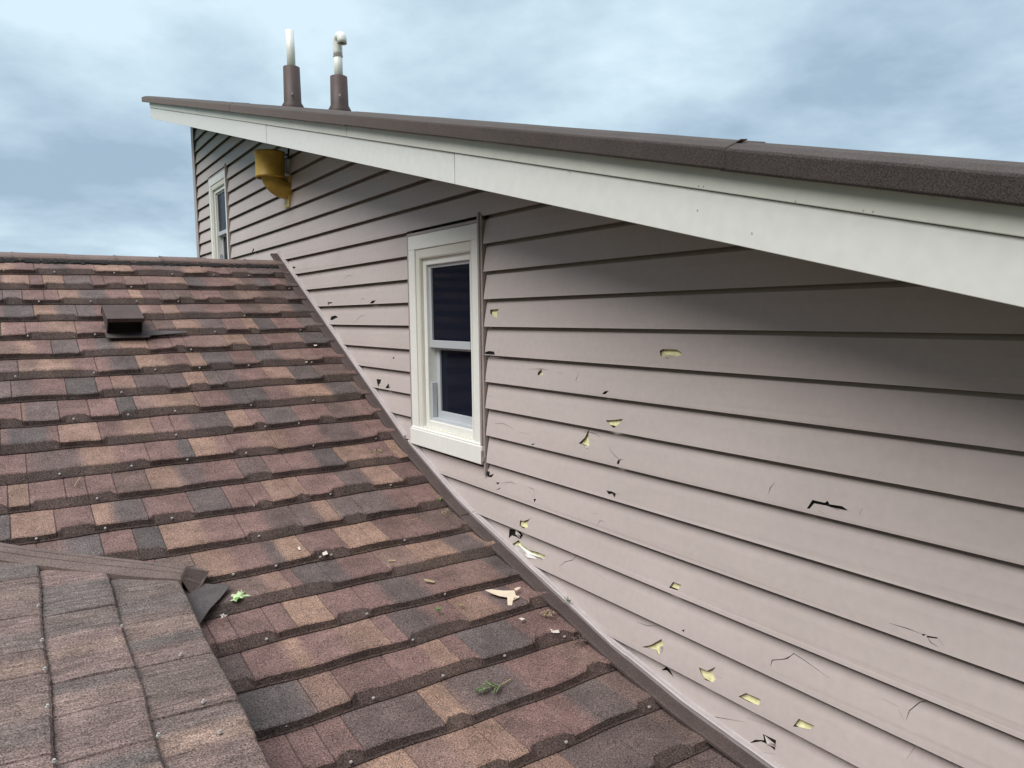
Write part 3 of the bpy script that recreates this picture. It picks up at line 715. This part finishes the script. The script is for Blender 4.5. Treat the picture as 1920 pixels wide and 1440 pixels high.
for i in range(NR):
    spec = {0: specC, 1: specB, 2: specA}.get(i)
    jj = {0: jC, 1: jB, 2: jA}.get(i)
    seq = sorted([(-r2y(*p), c) for p, c in spec]) if spec else []
    fc_ = patches(extend(seq, -3.6, -Y0, rr, .06, .2), -3.6, -Y0, rr); cols2.append(lambda x, f=fc_: f(x).lerp(Vector((.140, .122, .112)), .38)*1.05)
    js = [-r2y(*p) for p in jj] if jj else []
    x = max(js) if js else -3.6
    while x < -Y0: x += rr.uniform(.14, .26); js.append(x)
    j2.append(js)
def build_r2():
    bm = bmesh.new(); cl = bm.loops.layers.float_color.new('patch')
    nrm = Vector((-R2['sx'], -R2['sy'], 1)).normalized()
    for i in range(NR):
        js = sorted(j2[i]); cfn = cols2[i]
        a = -ytop(edge_x(i, 3)-.1)
        xs = [a]; y = a
        while y < -Y0:
            y += .018; xs.append(y)
        xs += [j for j in js if a < j < -Y0]+[j-.004 for j in js if a < j < -Y0]+[j+.004 for j in js if a < j < -Y0]
        xs = sorted(xs); prev = None; ph = rr.uniform(0, 6)
        stp = {j: rr.uniform(-.002, .004) for j in js}
        for y in xs:
            yy = -y; g = -.008 if any(abs(y-j) < .0021 for j in js) else 0
            # each shake is a touch proud of the next one along
            lv = 0
            for j in js:
                if y > j: lv = stp[j]
            wv = .003*math.sin(y*9+ph)+rr.uniform(-.0015, .0015); xr = edge_x(i, yy)+wv; xl = edge_x(i+1, yy)
            pts = [(xl-.05, .001), (xl-.001, .004+g*.5), ((xl+xr)/2, .015+g+lv), (xr-.016, .0225+g+lv), (xr-.004, .021+g+lv), (xr+.002, .015+g), (xr+.004, .003), (xr+.003, -.012 if i == 0 else .0035), (xr-.03, -.012 if i == 0 else .0035)]
            ring = []
            for x_, h_ in pts:
                yq = min(yy, ytop(x_)+.02); ring.append(bm.verts.new((x_, yq, r2z(x_, yq)+h_)))
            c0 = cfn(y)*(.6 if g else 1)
            if prev:
                for k in range(len(ring)-1):
                    f = bm.faces.new((prev[0][k], prev[0][k+1], ring[k+1], ring[k]))
                    for lp in f.loops:
                        c = prev[1] if lp.vert in prev[0] else c0
                        if k >= 5: c = Vector(CO['B'])*.45+c*.2  # risers darkened in colour, part dirt and part shade
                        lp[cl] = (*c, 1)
            prev = (ring, c0)
    return bm
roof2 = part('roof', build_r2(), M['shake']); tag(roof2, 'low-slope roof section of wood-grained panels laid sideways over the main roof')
bm = bmesh.new()
prism(bm, [(lin(eC, 2.85)-.035, 2.85, r2z(.46, 2.85)-.014), (lin(eC, Y0)-.035, Y0, r2z(.46, Y0)-.014), (-1.7, Y0, r2z(-1.7, Y0)-.014), (-1.7, 3.6, r2z(-1.7, 3.6)-.014)], (0, 0, -.5))
sub('deck', bm, M['wrap'], roof2)
nr2 = Vector((-R2['sx'], -R2['sy'], 1))
for px, py in [(339,1228),(381,1316),(412,1373),(72,1136),(79,1201),(84,1255),(89,1325),(101,1428),(297,1379),(228,1175)]:
    screw(on_r2(px, py, .022), nr2, roof2, .0046)

# ---------------------------------------------------------------- sidewall flashing and the siding channel that follows the roof line
def prof_at_y(y):
    for a, b_ in zip(P, P[1:]):
        if b_[0] <= y <= a[0]: return a[1]+(b_[1]-a[1])*(y-a[0])/(b_[0]-a[0])
    a, b_ = P[0], P[1]
    return a[1]+(b_[1]-a[1])/(b_[0]-a[0])*(y-a[0])
def run(bm, ya, yb, sec, lift=0, n=None, jit=0.0, mi=0):
    """extrude section [(x, dz)] along the roof line from ya down to yb"""
    n = n or max(2, int(abs(ya-yb)/.07)); rings = []
    for i in range(n+1):
        y = ya+(yb-ya)*i/n; z = prof_at_y(y)+lift
        rings.append([bm.verts.new((x+rr.uniform(-jit, jit), y, z+dz+rr.uniform(-jit, jit))) for x, dz in sec])
    for A, B in zip(rings, rings[1:]):
        for k in range(len(A)-1): bm.faces.new((A[k], B[k], B[k+1], A[k+1])).material_index = mi
        bm.faces.new((A[-1], B[-1], B[0], A[0])).material_index = mi
    bm.faces.new(rings[0][::-1]); bm.faces.new(rings[-1])
yw = lambda px, py: on_wall(px, py, 1.77).y
segs = [(5.90, 3.655), (3.668, 2.995), (3.0, yw(1062, 1132)), (yw(1060, 1132), .9), (.91, -1.4)]
for i, (a, b_) in enumerate(segs):
    bm = bmesh.new(); l = .004*(i % 2)
    run(bm, a, b_, [(1.716, .020), (1.716, .030), (1.721, .034), (1.764, .036), (1.772, .042), (1.776, .042), (1.776, .028), (1.725, .022)], l, jit=.0006)
    f = part('flashing', bm, M['brown_metal'])
bm_l = [(5.89, 3.69), (3.64, 2.965), (2.98, 1.9), (1.905, -1.4)]
for i, (a, b_) in enumerate(bm_l):
    bm = bmesh.new(); l = .003*(i % 2)
    run(bm, a, b_, [(1.768, .030), (1.765, .052), (1.762, .056), (1.766, .060), (1.776, .061), (1.780, .066), (1.81, .066), (1.81, .03)], l, jit=.0005)
    part('channel', bm, M['channel'])

# ---------------------------------------------------------------- upper shed roof
XR = 1.42; YE = 9.15; YN = -2.0
slope = .255
def rk(y): return .255*(y-.554)
def rakeprism(bm, x0, x1, ya, yb, d0, d1):
    prism(bm, [(x0, ya, rk(ya)+d0), (x0, yb, rk(yb)+d0), (x0, yb, rk(yb)+d1), (x0, ya, rk(ya)+d1)], (x1-x0, 0, 0))
bm = bmesh.new(); rakeprism(bm, XR+.02, 7.5, YN, YE-.03, .004, .17)
upper = part('roof', bm, M['soffit']); tag(upper, 'upper shed roof rising to the left over the siding wall')
def seam_y(px, py): return on_wall(px, py, XR).y
ys = [YE]+[seam_y(*p) for p in ((345, 225), (499, 250), (852, 318))]+[.35, YN]
for i, (a, b_) in enumerate(zip(ys, ys[1:])):
    bm = bmesh.new(); rakeprism(bm, XR+(.0 if i % 2 else .0012), XR+.019, a-.003, b_+.003, 0, .1152)
    part('fascia', bm, M['fascia'], bev=.0015)
ys = [YE]+[seam_y(*p) for p in ((372, 211), (652, 247))]+[-.2, YN]
for i, (a, b_) in enumerate(zip(ys, ys[1:])):
    bm = bmesh.new(); rakeprism(bm, XR-.006+(.001 if i % 2 else 0), XR+.019, a-.003, b_+.003, .1165, .178)
    part('fascia_trim', bm, M['fascia_trim'], bev=.002)
# eave board closing the high end
bm = bmesh.new(); box(bm, XR, 7.5, YE-.028, YE-.001, rk(YE)+.001, rk(YE)+.176); part('fascia', bm, M['fascia'], bev=.002)
# rake caps
yc = [9.46]+[seam_y(*p) for p in ((330, 190), (440, 200), (660, 220), (1380, 285))]+[-.4, YN]
for i, (a, b_) in enumerate(zip(yc, yc[1:])):
    bm = bmesh.new(); l = .0016*(i % 2); n = 14; rings = []
    a2 = a+.02*(i > 0)
    sec = [(XR-.030, .166), (XR-.036, .170), (XR-.036, .212), (XR-.033, .218), (XR-.002, .232), (XR+.03, .240), (XR+.11, .247), (XR+.11, .225), (XR-.02, .20), (XR-.022, .166)]
    for k in range(n+1):
        y = a2+(b_-a2)*k/n
        rings.append([bm.verts.new((x-l, y, rk(y)+d+l+rr.uniform(-.0008, .0008))) for x, d in sec])
    for A, B in zip(rings, rings[1:]):
        for k in range(len(A)): bm.faces.new((A[k], B[k], B[(k+1) % len(A)], A[(k+1) % len(A)]))
    bm.faces.new(rings[0][::-1]); bm.faces.new(rings[-1])
    sub('rake_cap', bm, M['brown_cap'], upper, bev=.002)
# upper roof surface, running on behind the caps
bm = bmesh.new(); rakeprism(bm, XR+.10, 7.5, YN, 9.42, .171, .222); sub('covering', bm, M['brown_cap'], upper)
# lifted tab at the cap joint
q = on_wall(1378, 266, XR+.0); bm = bmesh.new()
pp = [q+Vector((.0, .012, -.005)), q+Vector((.02, .010, -.002)), q+Vector((.022, -.018, .004)), q+Vector((.002, -.014, .002))]
prism(bm, pp, (0, 0, .0022)); 
sub('lifted_tab', bm, M['ridge_metal'], upper)

for px, py in ((1313,349),(1322,350),(1495,378),(1622,395),(1640,397),(1708,405),(1308,394),(1410,437),(1070,322),(960,300)):
    q = on_wall(px, py, XR); q.x = XR-.0005 if py > 385-(1920-px)*.1+40 else XR-.006
    bm = bmesh.new(); sweep(bm, [q+Vector((.002, 0, 0)), q-Vector((.0012, 0, 0))], .0016, 8); sub('nail', bm, M['taupe_trim'], upper)
# ---------------------------------------------------------------- plumbing pipes on the upper roof
def rt(y): return rk(y)+.222
def flue(name, xc, yc_, htop, hs, label, bent):
    q = .9 if bent else 1.0; z0 = rt(yc_); T = empty(name, (xc, yc_, z0)); tag(T, label, 'vent pipe', 'vent pipes standing on the upper roof')
    bm = bmesh.new(); sweep(bm, [(0, 0, -.05), (0, 0, .03), (0, 0, .055), (0, 0, hs)], [.075*q, .070*q, .055*q, .052*q], 28)
    obj('sleeve', bm, M['pipe_brown'], T, smooth=False)
    for p in T.children[0].data.polygons: p.use_smooth = len(p.vertices) < 5
    bm = bmesh.new(); prism(bm, [(-.16, -.18, -.046), (.2, -.18, -.046), (.2, .18, .046), (-.16, .18, .046)], (0, 0, .006)); obj('base_flashing', bm, M['pipe_brown'], T)
    bm = bmesh.new(); R_ = .0265*q
    if not bent:
        rg = sweep(bm, [(0, 0, hs-.05), (.0, 0, hs+.1), (-.003, 0, htop)], [R_, R_, R_*.96], 24)
    else:
        sweep(bm, [(0, 0, hs-.05), (0, 0, htop-.075)], R_, 24)
    o = obj('pipe', bm, M['pvc'], T)
    for p in o.data.polygons: p.use_smooth = len(p.vertices) < 5
    if bent:
        d = Vector((.06, -.99, 0)).normalized(); rr_ = .0285; zc = htop-.0285-.026
        path = [Vector((0, 0, htop-.125)), Vector((0, 0, htop-.10))]
        for k in range(0, 13):
            a = math.pi*k/12; path.append(Vector((0, 0, zc))+d*(rr_-rr_*math.cos(a))+Vector((0, 0, rr_*math.sin(a))))
        path.append(path[-1]+Vector((0, 0, -.018)))
        bm = bmesh.new(); sweep(bm, path, .0255, 24, cap=False)
        o = obj('elbow', bm, M['pvc'], T, smooth=True); sm_ = o.modifiers.new('t', 'SOLIDIFY'); sm_.thickness = .005
        bm = bmesh.new(); e_ = path[-1]; sweep(bm, [e_+Vector((0, 0, .012)), e_+Vector((0, 0, .008))], .022, 24); obj('opening_shade', bm, M['dark'], T)  # dark disc painted as the shade inside the elbow's open end
        bm = bmesh.new(); sweep(bm, [(0, 0, htop-.128), (0, 0, htop-.124)], .0265, 24); obj('collar', bm, M['taupe_trim'], T)
    bm = bmesh.new(); dd = Vector((-.35, -.94, 0)); p = dd*.060+Vector((0, 0, .095)); sweep(bm, [p-dd*.002, p+dd*.006], .006, 10); obj('screw', bm, M['screw'], T)
    return T
c1 = on_wall(549, 195, 1.60); flue('vent_pipe', 1.60, c1.y, .505, .275, 'vent pipe with straight white top in a dark brown sleeve, left of the hooked one', False)
c2 = on_wall(637, 203, 1.60); flue('vent_pipe', 1.60, c2.y, .445, .21, 'vent pipe with a hooked white elbow on top of its dark brown sleeve', True)

# ---------------------------------------------------------------- yellow exhaust hood on the wall
hy = 5.60; hx = 1.655; T = empty('exhaust_hood', (1.79, hy, .95)); tag(T, 'mustard yellow elbow pipe with a wide upturned collar fixed to the wall under the eave', 'exhaust pipe')
W2 = Matrix.Translation(-Vector(T.location))
def hb(name, bm, mt, smooth=True, thick=0):
    bmesh.ops.transform(bm, matrix=W2, verts=bm.verts); o = obj(name, bm, mt, T)
    for p in o.data.polygons: p.use_smooth = smooth and len(p.vertices) < 5
    if thick: s_ = o.modifiers.new('t', 'SOLIDIFY'); s_.thickness = thick
    return o
rE = .071; zc = .945
path = [Vector((1.80, hy, zc-.0))]
for k in range(0, 11):
    a = math.pi/2*k/10; rb = .115
    path.append(Vector((hx+rb, hy, zc+rb)) + Vector((-rb*math.sin(a), 0, -rb*math.cos(a))))
path.append(path[-1]+Vector((0, 0, .04)))
bm = bmesh.new(); sweep(bm, path, rE, 28); hb('elbow', bm, M['yellow'])
bm = bmesh.new(); sweep(bm, [(hx, hy, 1.015), (hx, hy, 1.025), (hx, hy, 1.032), (hx, hy, 1.180), (hx, hy, 1.188), (hx, hy, 1.205)], [.098, .110, .105, .104, .110, .110], 32, cap=False); hb('collar', bm, M['yellow'], True, .006)
bm = bmesh.new(); sweep(bm, [(hx, hy, 1.15), (hx, hy, 1.155)], .098, 28); hb('inner_shade', bm, M['dark'])  # dark disc painted as the shade down inside the open collar
bm = bmesh.new(); box(bm, 1.766, 1.792, hy-.055, hy+.055, .815, 1.06); hb('wall_plate', bm, M['plate'], False)
bm = bmesh.new(); sweep(bm, [(hx+.09, hy-.02, 1.185), (1.79, hy-.05, 1.20)], .006, 8); sweep(bm, [(1.785, hy-.05, 1.17), (1.785, hy-.05, 1.245)], .012, 8); hb('bracket', bm, M['dark'])
bm = bmesh.new(); box(bm, 1.766, 1.79, hy-.045, hy+.05, 1.052, 1.16); hb('gap_reflection', bm, M['gap_blue'], False)  # pale block painted as bluish light reflected in the gap behind the collar
bm = bmesh.new()
for i in range(7): sweep(bm, [(1.735+.012*i*.5, hy-.05+rr.uniform(-.01, .01), 1.035+rr.uniform(-.008, .01)), (1.745+.006*i, hy-.06+rr.uniform(-.01, .01), 1.05+rr.uniform(-.01, .01))], .007, 6)
hb('sealant', bm, M['chip_white'])

# ---------------------------------------------------------------- box vent on the roof
def roofframe(px, py, h=.02):
    q = on_roof(px, py, h); best = None
    for a, b_ in zip(P, P[1:]):
        if b_[0] <= q.y <= a[0]: t_ = Vector((0, b_[0]-a[0], b_[1]-a[1])).normalized()
    n = Vector((0, -t_.z, t_.y)); n = n if n.z > 0 else -n
    return q, Vector((1, 0, 0)), t_, n
q, ex, es, en = roofframe(230, 612, .03)
T = empty('roof_vent', q); tag(T, 'small brown box vent with a black mouth standing on the main roof', 'roof vent')
def fr(x, s_, n_): return ex*x+es*s_+en*n_
bm = bmesh.new()
wT, wB = .088, .105
L = [(-.150, .012), (.085, .135), (.128, .128), (.128, .100)]
# hood: sloping lid, cheeks, brow over the mouth
sec = [(-.17, .01), (-.10, .085), (.105, .128), (.118, .118), (.118, .098), (.10, .098), (.10, .118), (-.10, .075), (-.15, .01)]
top = [(-.16, .015), (-.12, .075), (.12, .118)]
for sx in (-1, 1):
    x0, x1 = sx*.086, sx*.092
    prism(bm, [fr(x0, *p) for p in [(-.16, .005), (-.12, .075), (.12, .118), (.085, .005)]], fr(x1-x0, 0, 0))
prism(bm, [fr(-.096, *p) for p in [(-.165, .005), (-.122, .080), (.135, .125), (.135, .100), (.130, .100), (.130, .116), (-.118, .072), (-.158, .005)]], fr(.192, 0, 0))
obj('hood', bm, M['brown_metal'], T, bev=.003)
bm = bmesh.new(); prism(bm, [fr(-.0855, -.12, .006), fr(-.0855, .05, .006), fr(-.0855, .06, .10), fr(-.0855, -.10, .06)], fr(.171, 0, 0)); obj('mouth', bm, M['dark'], T)  # solid dark block painted as the shade inside the hood
bm = bmesh.new(); prism(bm, [fr(-.105, -.03, -.012), fr(.12, -.03, -.012), fr(.15, .07, .002), fr(.34, .085, .002), fr(.33, .105, .002), fr(.13, .13, .004), fr(.12, .15, .003), fr(-.10, .145, .003)], en*.005); obj('base_plate', bm, M['membrane'], T)

# ---------------------------------------------------------------- loose trim, torn membrane
T = empty('loose_trim', B0); 
tag(T, 'long brown folded metal trim lying loose over the joint of two roof slopes', 'metal trim')
up = Vector((0, 0, 1)); ac = dirAB.cross(up).normalized(); ac = ac if ac.y > 0 else -ac
st = A0-dirAB*1.3-B0; en_ = (B0-A0)*0
sec = [(-.060, -.014), (-.058, .006), (-.036, .018), (-.032, .010), (-.029, .018), (-.014, .025), (-.010, .016), (-.006, .025), (.006, .027), (.010, .018), (.03, .019), (.074, .006), (.079, -.006), (.070, -.006), (.03, .010), (-.03, .006), (-.055, -.016)]
bm = bmesh.new(); rings = []; Lt = (B0-A0).length+1.3; n = 30
for k in range(n+1):
    p = st+dirAB*(Lt*k/n); q_ = k/n; sc_ = 1.0 if q_ < .93 else 1-.25*(q_-.93)/.07
    p = p+up*(.016+.012*math.sin(q_*6.5))
    rings.append([bm.verts.new(p+ac*a*sc_*1.15+up*(b_*sc_*1.5+.020+rr.uniform(-.001, .001))) for a, b_ in sec])
for A, B in zip(rings, rings[1:]):
    for k in range(len(A)): bm.faces.new((A[k], B[k], B[(k+1) % len(A)], A[(k+1) % len(A)]))
bm.faces.new(rings[0][::-1]); bm.faces.new(rings[-1])
obj('trim', bm, M['trim_shake'], T)
bm = bmesh.new(); e0 = dirAB*0+up*.02
prism(bm, [e0+ac*.075+up*.03, e0+ac*.0+up*.052, e0-ac*.052+up*.030, e0-ac*.045+dirAB*.030-up*.030, e0+ac*.01+dirAB*.050-up*.010, e0+ac*.07+dirAB*.055+up*.020], dirAB*-.004+up*.004)
obj('folded_end', bm, M['trim_shake'], T)
pts = [(330,1100),(350,1092),(432,1097),(412,1122),(394,1140),(372,1173),(350,1165)]
bm = bmesh.new(); T0 = on_roof(385, 1120, .03)
tp = [on_roof(x, y, .036+(.016 if (x, y) in ((394,1140),(412,1122)) else 0))-T0 for x, y in pts]
ctr = on_roof(375, 1125, .045)-T0
va = [bm.verts.new(p) for p in tp]; vc = bm.verts.new(ctr)
for i in range(len(va)): bm.faces.new((va[i], va[(i+1) % len(va)], vc))
o = obj('torn_membrane', bm, M['membrane']); o.location = T0; s_ = o.modifiers.new('t', 'SOLIDIFY'); s_.thickness = .004
tag(o, 'torn dark grey membrane flap sticking out past the end of the loose trim', 'membrane')

# ---------------------------------------------------------------- litter
def flat_thing(name, pts, mt, label, cat, h=.030, thick=.0012, group=None, curl=.004, onw=False):
    c = (sum(p[0] for p in pts)/len(pts), sum(p[1] for p in pts)/len(pts)); c0 = on_roof(*c, h)
    bm = bmesh.new(); P3 = [on_roof(x, y, h+rr.uniform(0, curl if len(pts) < 6 else 0))-c0 for x, y in pts]
    prism(bm, P3, (0, 0, thick)); bmesh.ops.triangulate(bm, faces=bm.faces)
    o = obj(name, bm, mt); o.location = c0; tag(o, label, cat, group); return o
z7 = lambda p: [(840+x/5.142, 1050+y/5.142) for x, y in p]
flat_thing('siding_fragment', z7([(355,292),(420,285),(540,298),(640,295),(655,345),(690,350),(680,368),(640,362),(625,395),(618,438),(575,437),(572,362),(500,350),(440,330)]), M['chip'], 'large pale broken siding fragment shaped like an arrow on the roof near the flashing', 'siding fragment', .030)
flat_thing('siding_fragment', z7([(640,280),(665,266),(703,262),(690,280),(655,297)]), M['chip'], 'small pale sliver touching the tip of the arrow-shaped fragment', 'siding fragment', .034)
flat_thing('siding_fragment', z7([(680,563),(715,558),(745,570),(712,583)]), M['chip_white'], 'small white triangular chip below the arrow-shaped fragment', 'siding fragment', .026)
flat_thing('siding_fragment', [(604,1037),(612,1033),(615,1039),(606,1042)], M['chip_white'], 'white triangular chip lying alone left of centre on the roof', 'siding fragment', .026)
flat_thing('siding_fragment', [(558,1026),(562,1026),(564,1031),(560,1031)], M['chip_white'], 'tiny white chip left of the white triangular one', 'siding fragment', .026)
flat_thing('siding_fragment', [(586,645),(592,643),(595,648),(590,649)], M['chip_white'], 'tiny white chip high on the roof beside the flashing', 'siding fragment', .026)
flat_thing('siding_fragment', [(568,674),(571,674),(577,679),(574,680)], M['chip_white'], 'thin white chip on the course below the high one beside the flashing', 'siding fragment', .026)
flat_thing('siding_fragment', [(353,761),(361,758),(358,762)], M['chip_white'], 'tiny white sliver on a tan panel in the left half of the roof', 'siding fragment', .026)
flat_thing('stick', [(794,1086),(800,1086),(815,1090),(814,1093),(798,1090)], M['straw'], 'short straight straw-coloured splinter above the arrow-shaped fragment', 'stick', .028)
flat_thing('stick', [(728,1050),(742,1050),(742,1052),(728,1052)], M['straw'], 'faint tan splinter up the roof from the straight one', 'stick', .028)
flat_thing('stick', [(1032,1180),(1048,1182),(1049,1187),(1038,1187),(1031,1184)], M['chip_white'], 'small curled pale scrap lying beside the flashing below the clover-like debris', 'scrap', .03)
def tube_thing(name, lines, rad, mt, label, cat, c, h=.03, group=None):
    c0 = on_roof(*c, h); bm = bmesh.new()
    for ln, r_ in lines:
        sweep(bm, [on_roof(x, y, h+rr.uniform(0, .008))-c0 for x, y in ln], r_ if r_ else rad, 6)
    o = obj(name, bm, mt); o.location = c0; tag(o, label, cat, group); return o
# cedar sprig
T0 = on_roof(925, 1284, .03); T = empty('cedar_sprig', T0); tag(T, 'green-grey cedar sprig lying on a charcoal panel low on the roof', 'sprig')
def loc(x, y, h=.03): return on_roof(x, y, h)-T0
bm = bmesh.new(); sweep(bm, [loc(958, 1273), loc(945, 1281), loc(935, 1286), loc(915, 1290), loc(893, 1298)], [.0022, .0022, .002, .0016, .001], 6); obj('stem', bm, M['straw'], T)
bm = bmesh.new()
sp = [((935,1286),(925,1283),(914,1280)),((928,1287),(918,1283),(910,1276)),((920,1289),(908,1284),(902,1279)),((915,1290),(905,1292),(896,1290)),((905,1293),(897,1296),(889,1299)),((910,1291),(900,1289),(892,1292)),((935,1286),(928,1292),(926,1299)),((940,1283),(934,1291),(930,1297)),((918,1289),(911,1293),(905,1297)),((924,1286),(919,1280),(921,1276))]
for a in sp:
    sweep(bm, [loc(x, y, .03+rr.uniform(0, .014)) for x, y in a], [.0022, .0030, .0014], 6)
    for k in range(5):
        t = rr.uniform(.2, 1); p = Vector(a[0]).lerp(Vector(a[2]), t); qx = p+Vector((rr.uniform(-6, 2), rr.uniform(-3, 4)))
        sweep(bm, [loc(p.x, p.y, .034), loc(qx.x, qx.y, .034+rr.uniform(0, .012))], [.002, .0009], 5)
obj('foliage', bm, M['cedar'], T)
# bright lobed leaf
T0 = on_roof(450, 1118, .04); T = empty('leaf', T0); tag(T, 'bright green lobed leaf lying next to the torn membrane flap', 'leaf')
def star(c, rx, ry, n, rot, deep=.35):
    o = []
    for i in range(2*n):
        a = rot+math.pi*i/n; k = 1 if i % 2 == 0 else deep
        k *= rr.uniform(.8, 1.15); o.append((c[0]+rx*k*math.cos(a), c[1]+ry*k*math.sin(a)))
    return o
def leafblade(T, T0, pts, c, mt, h=.03, up=.012, name='blade'):
    bm = bmesh.new(); cc = bm.verts.new(on_roof(*c, h+up)-T0); v = [bm.verts.new(on_roof(x, y, h+rr.uniform(0, .012))-T0) for x, y in pts]
    for i in range(len(v)): bm.faces.new((v[i], v[(i+1) % len(v)], cc))
    o = obj(name, bm, mt, T); s_ = o.modifiers.new('t', 'SOLIDIFY'); s_.thickness = .0008; return o
k6 = lambda p: [(380+x/6, 980+y/6) for x, y in p]
leafblade(T, T0, k6([(305,880),(345,862),(340,830),(315,828),(330,802),(380,805),(400,768),(425,780),(437,752),(450,785),(480,770),(465,805),(515,812),(565,800),(530,828),(470,835),(440,850),(385,855),(378,888),(350,872)]), k6([(420,820)])[0], M['leaf_pale'])
leafblade(T, T0, k6([(350,855),(385,830),(430,835),(450,850),(400,865),(380,885)]), k6([(400,850)])[0], M['leaf'], .035, .014, 'lower_lobe')
for c, r_, lb in (((822,1142), 9, 'small green leaf tuft in the middle of the lower roof'), ((826,935), 6, 'small green leaf tuft touching the flashing below the window'),):
    T0 = on_roof(*c, .03); T = empty('leaf', T0); tag(T, lb, 'leaf'); leafblade(T, T0, star(c, r_, r_*.62, 5, .4, .3), c, M['leaf'])
# sprout caught in the channel
q0 = on_wall(1066, 1127, 1.762); bm = bmesh.new()
for i in range(7): sweep(bm, [Vector((0, 0, 0)), Vector((rr.uniform(-.01, .0), rr.uniform(-.03, .03), rr.uniform(.0, .02)))], [.003, .001], 5)
o = obj('green_tuft', bm, M['cedar']); o.location = q0; tag(o, 'tiny dark green tuft caught on the pale siding channel above the flashing joint', 'tuft')
# debris piles
def pile(c, rx, ry, n, mt, label, name='debris_pile', s=.006):
    c0 = on_roof(*c, .026); bm = bmesh.new()
    for i in range(n):
        a = rr.uniform(0, 6.28); k = math.sqrt(rr.random()); p = on_roof(c[0]+rx*k*math.cos(a), c[1]+ry*k*math.sin(a), .026+rr.uniform(0, .008))-c0
        d = Vector((rr.uniform(-1, 1), rr.uniform(-1, 1), rr.uniform(-.3, .6))).normalized()*s*rr.uniform(.5, 1.8)
        sweep(bm, [p-d, p, p+d], [.0008, .0022, .0008], 5)
    o = obj(name, bm, mt); o.location = c0; tag(o, label, 'debris', 'small heaps of dry plant litter on the roof'); return o
pile((1026,1150), 15, 6, 26, M['straw'], 'dry straw-coloured litter caught against the flashing beside its joint')
pile((1088,1198), 14, 9, 34, M['trim_shake'], 'dark seed litter in the corner under a course end by the flashing')
pile((704,847), 12, 5, 26, M['straw'], 'pale dry flower cluster lying on the roof left of the window sill')
pile((864,1134), 5, 2, 8, M['straw'], 'sparse tan crumbs between the leaf tuft and the flashing', s=.004)
pile((421,1154), 5, 5, 8, M['chip_white'], 'tiny whitish curl of litter below the bright lobed leaf', s=.006)
pile((835,960), 9, 7, 14, M['straw'], 'thin line of dry crumbs in the angle of the flashing below the window', s=.004)
pile((225,1096), 9, 3, 14, M['straw'], 'dry litter tucked under the loose trim')
for c, d_, lb in (((145,903), (6,-9), 'thin white twig lying on the left side of the roof'), ((770,975), (14,-3), 'thin reddish twig on the course end below the window')):
    tube_thing('twig', [([(c[0]-d_[0], c[1]-d_[1]), c, (c[0]+d_[0], c[1]+d_[1])], None)], .0016, M['straw'], lb, 'twig', c)
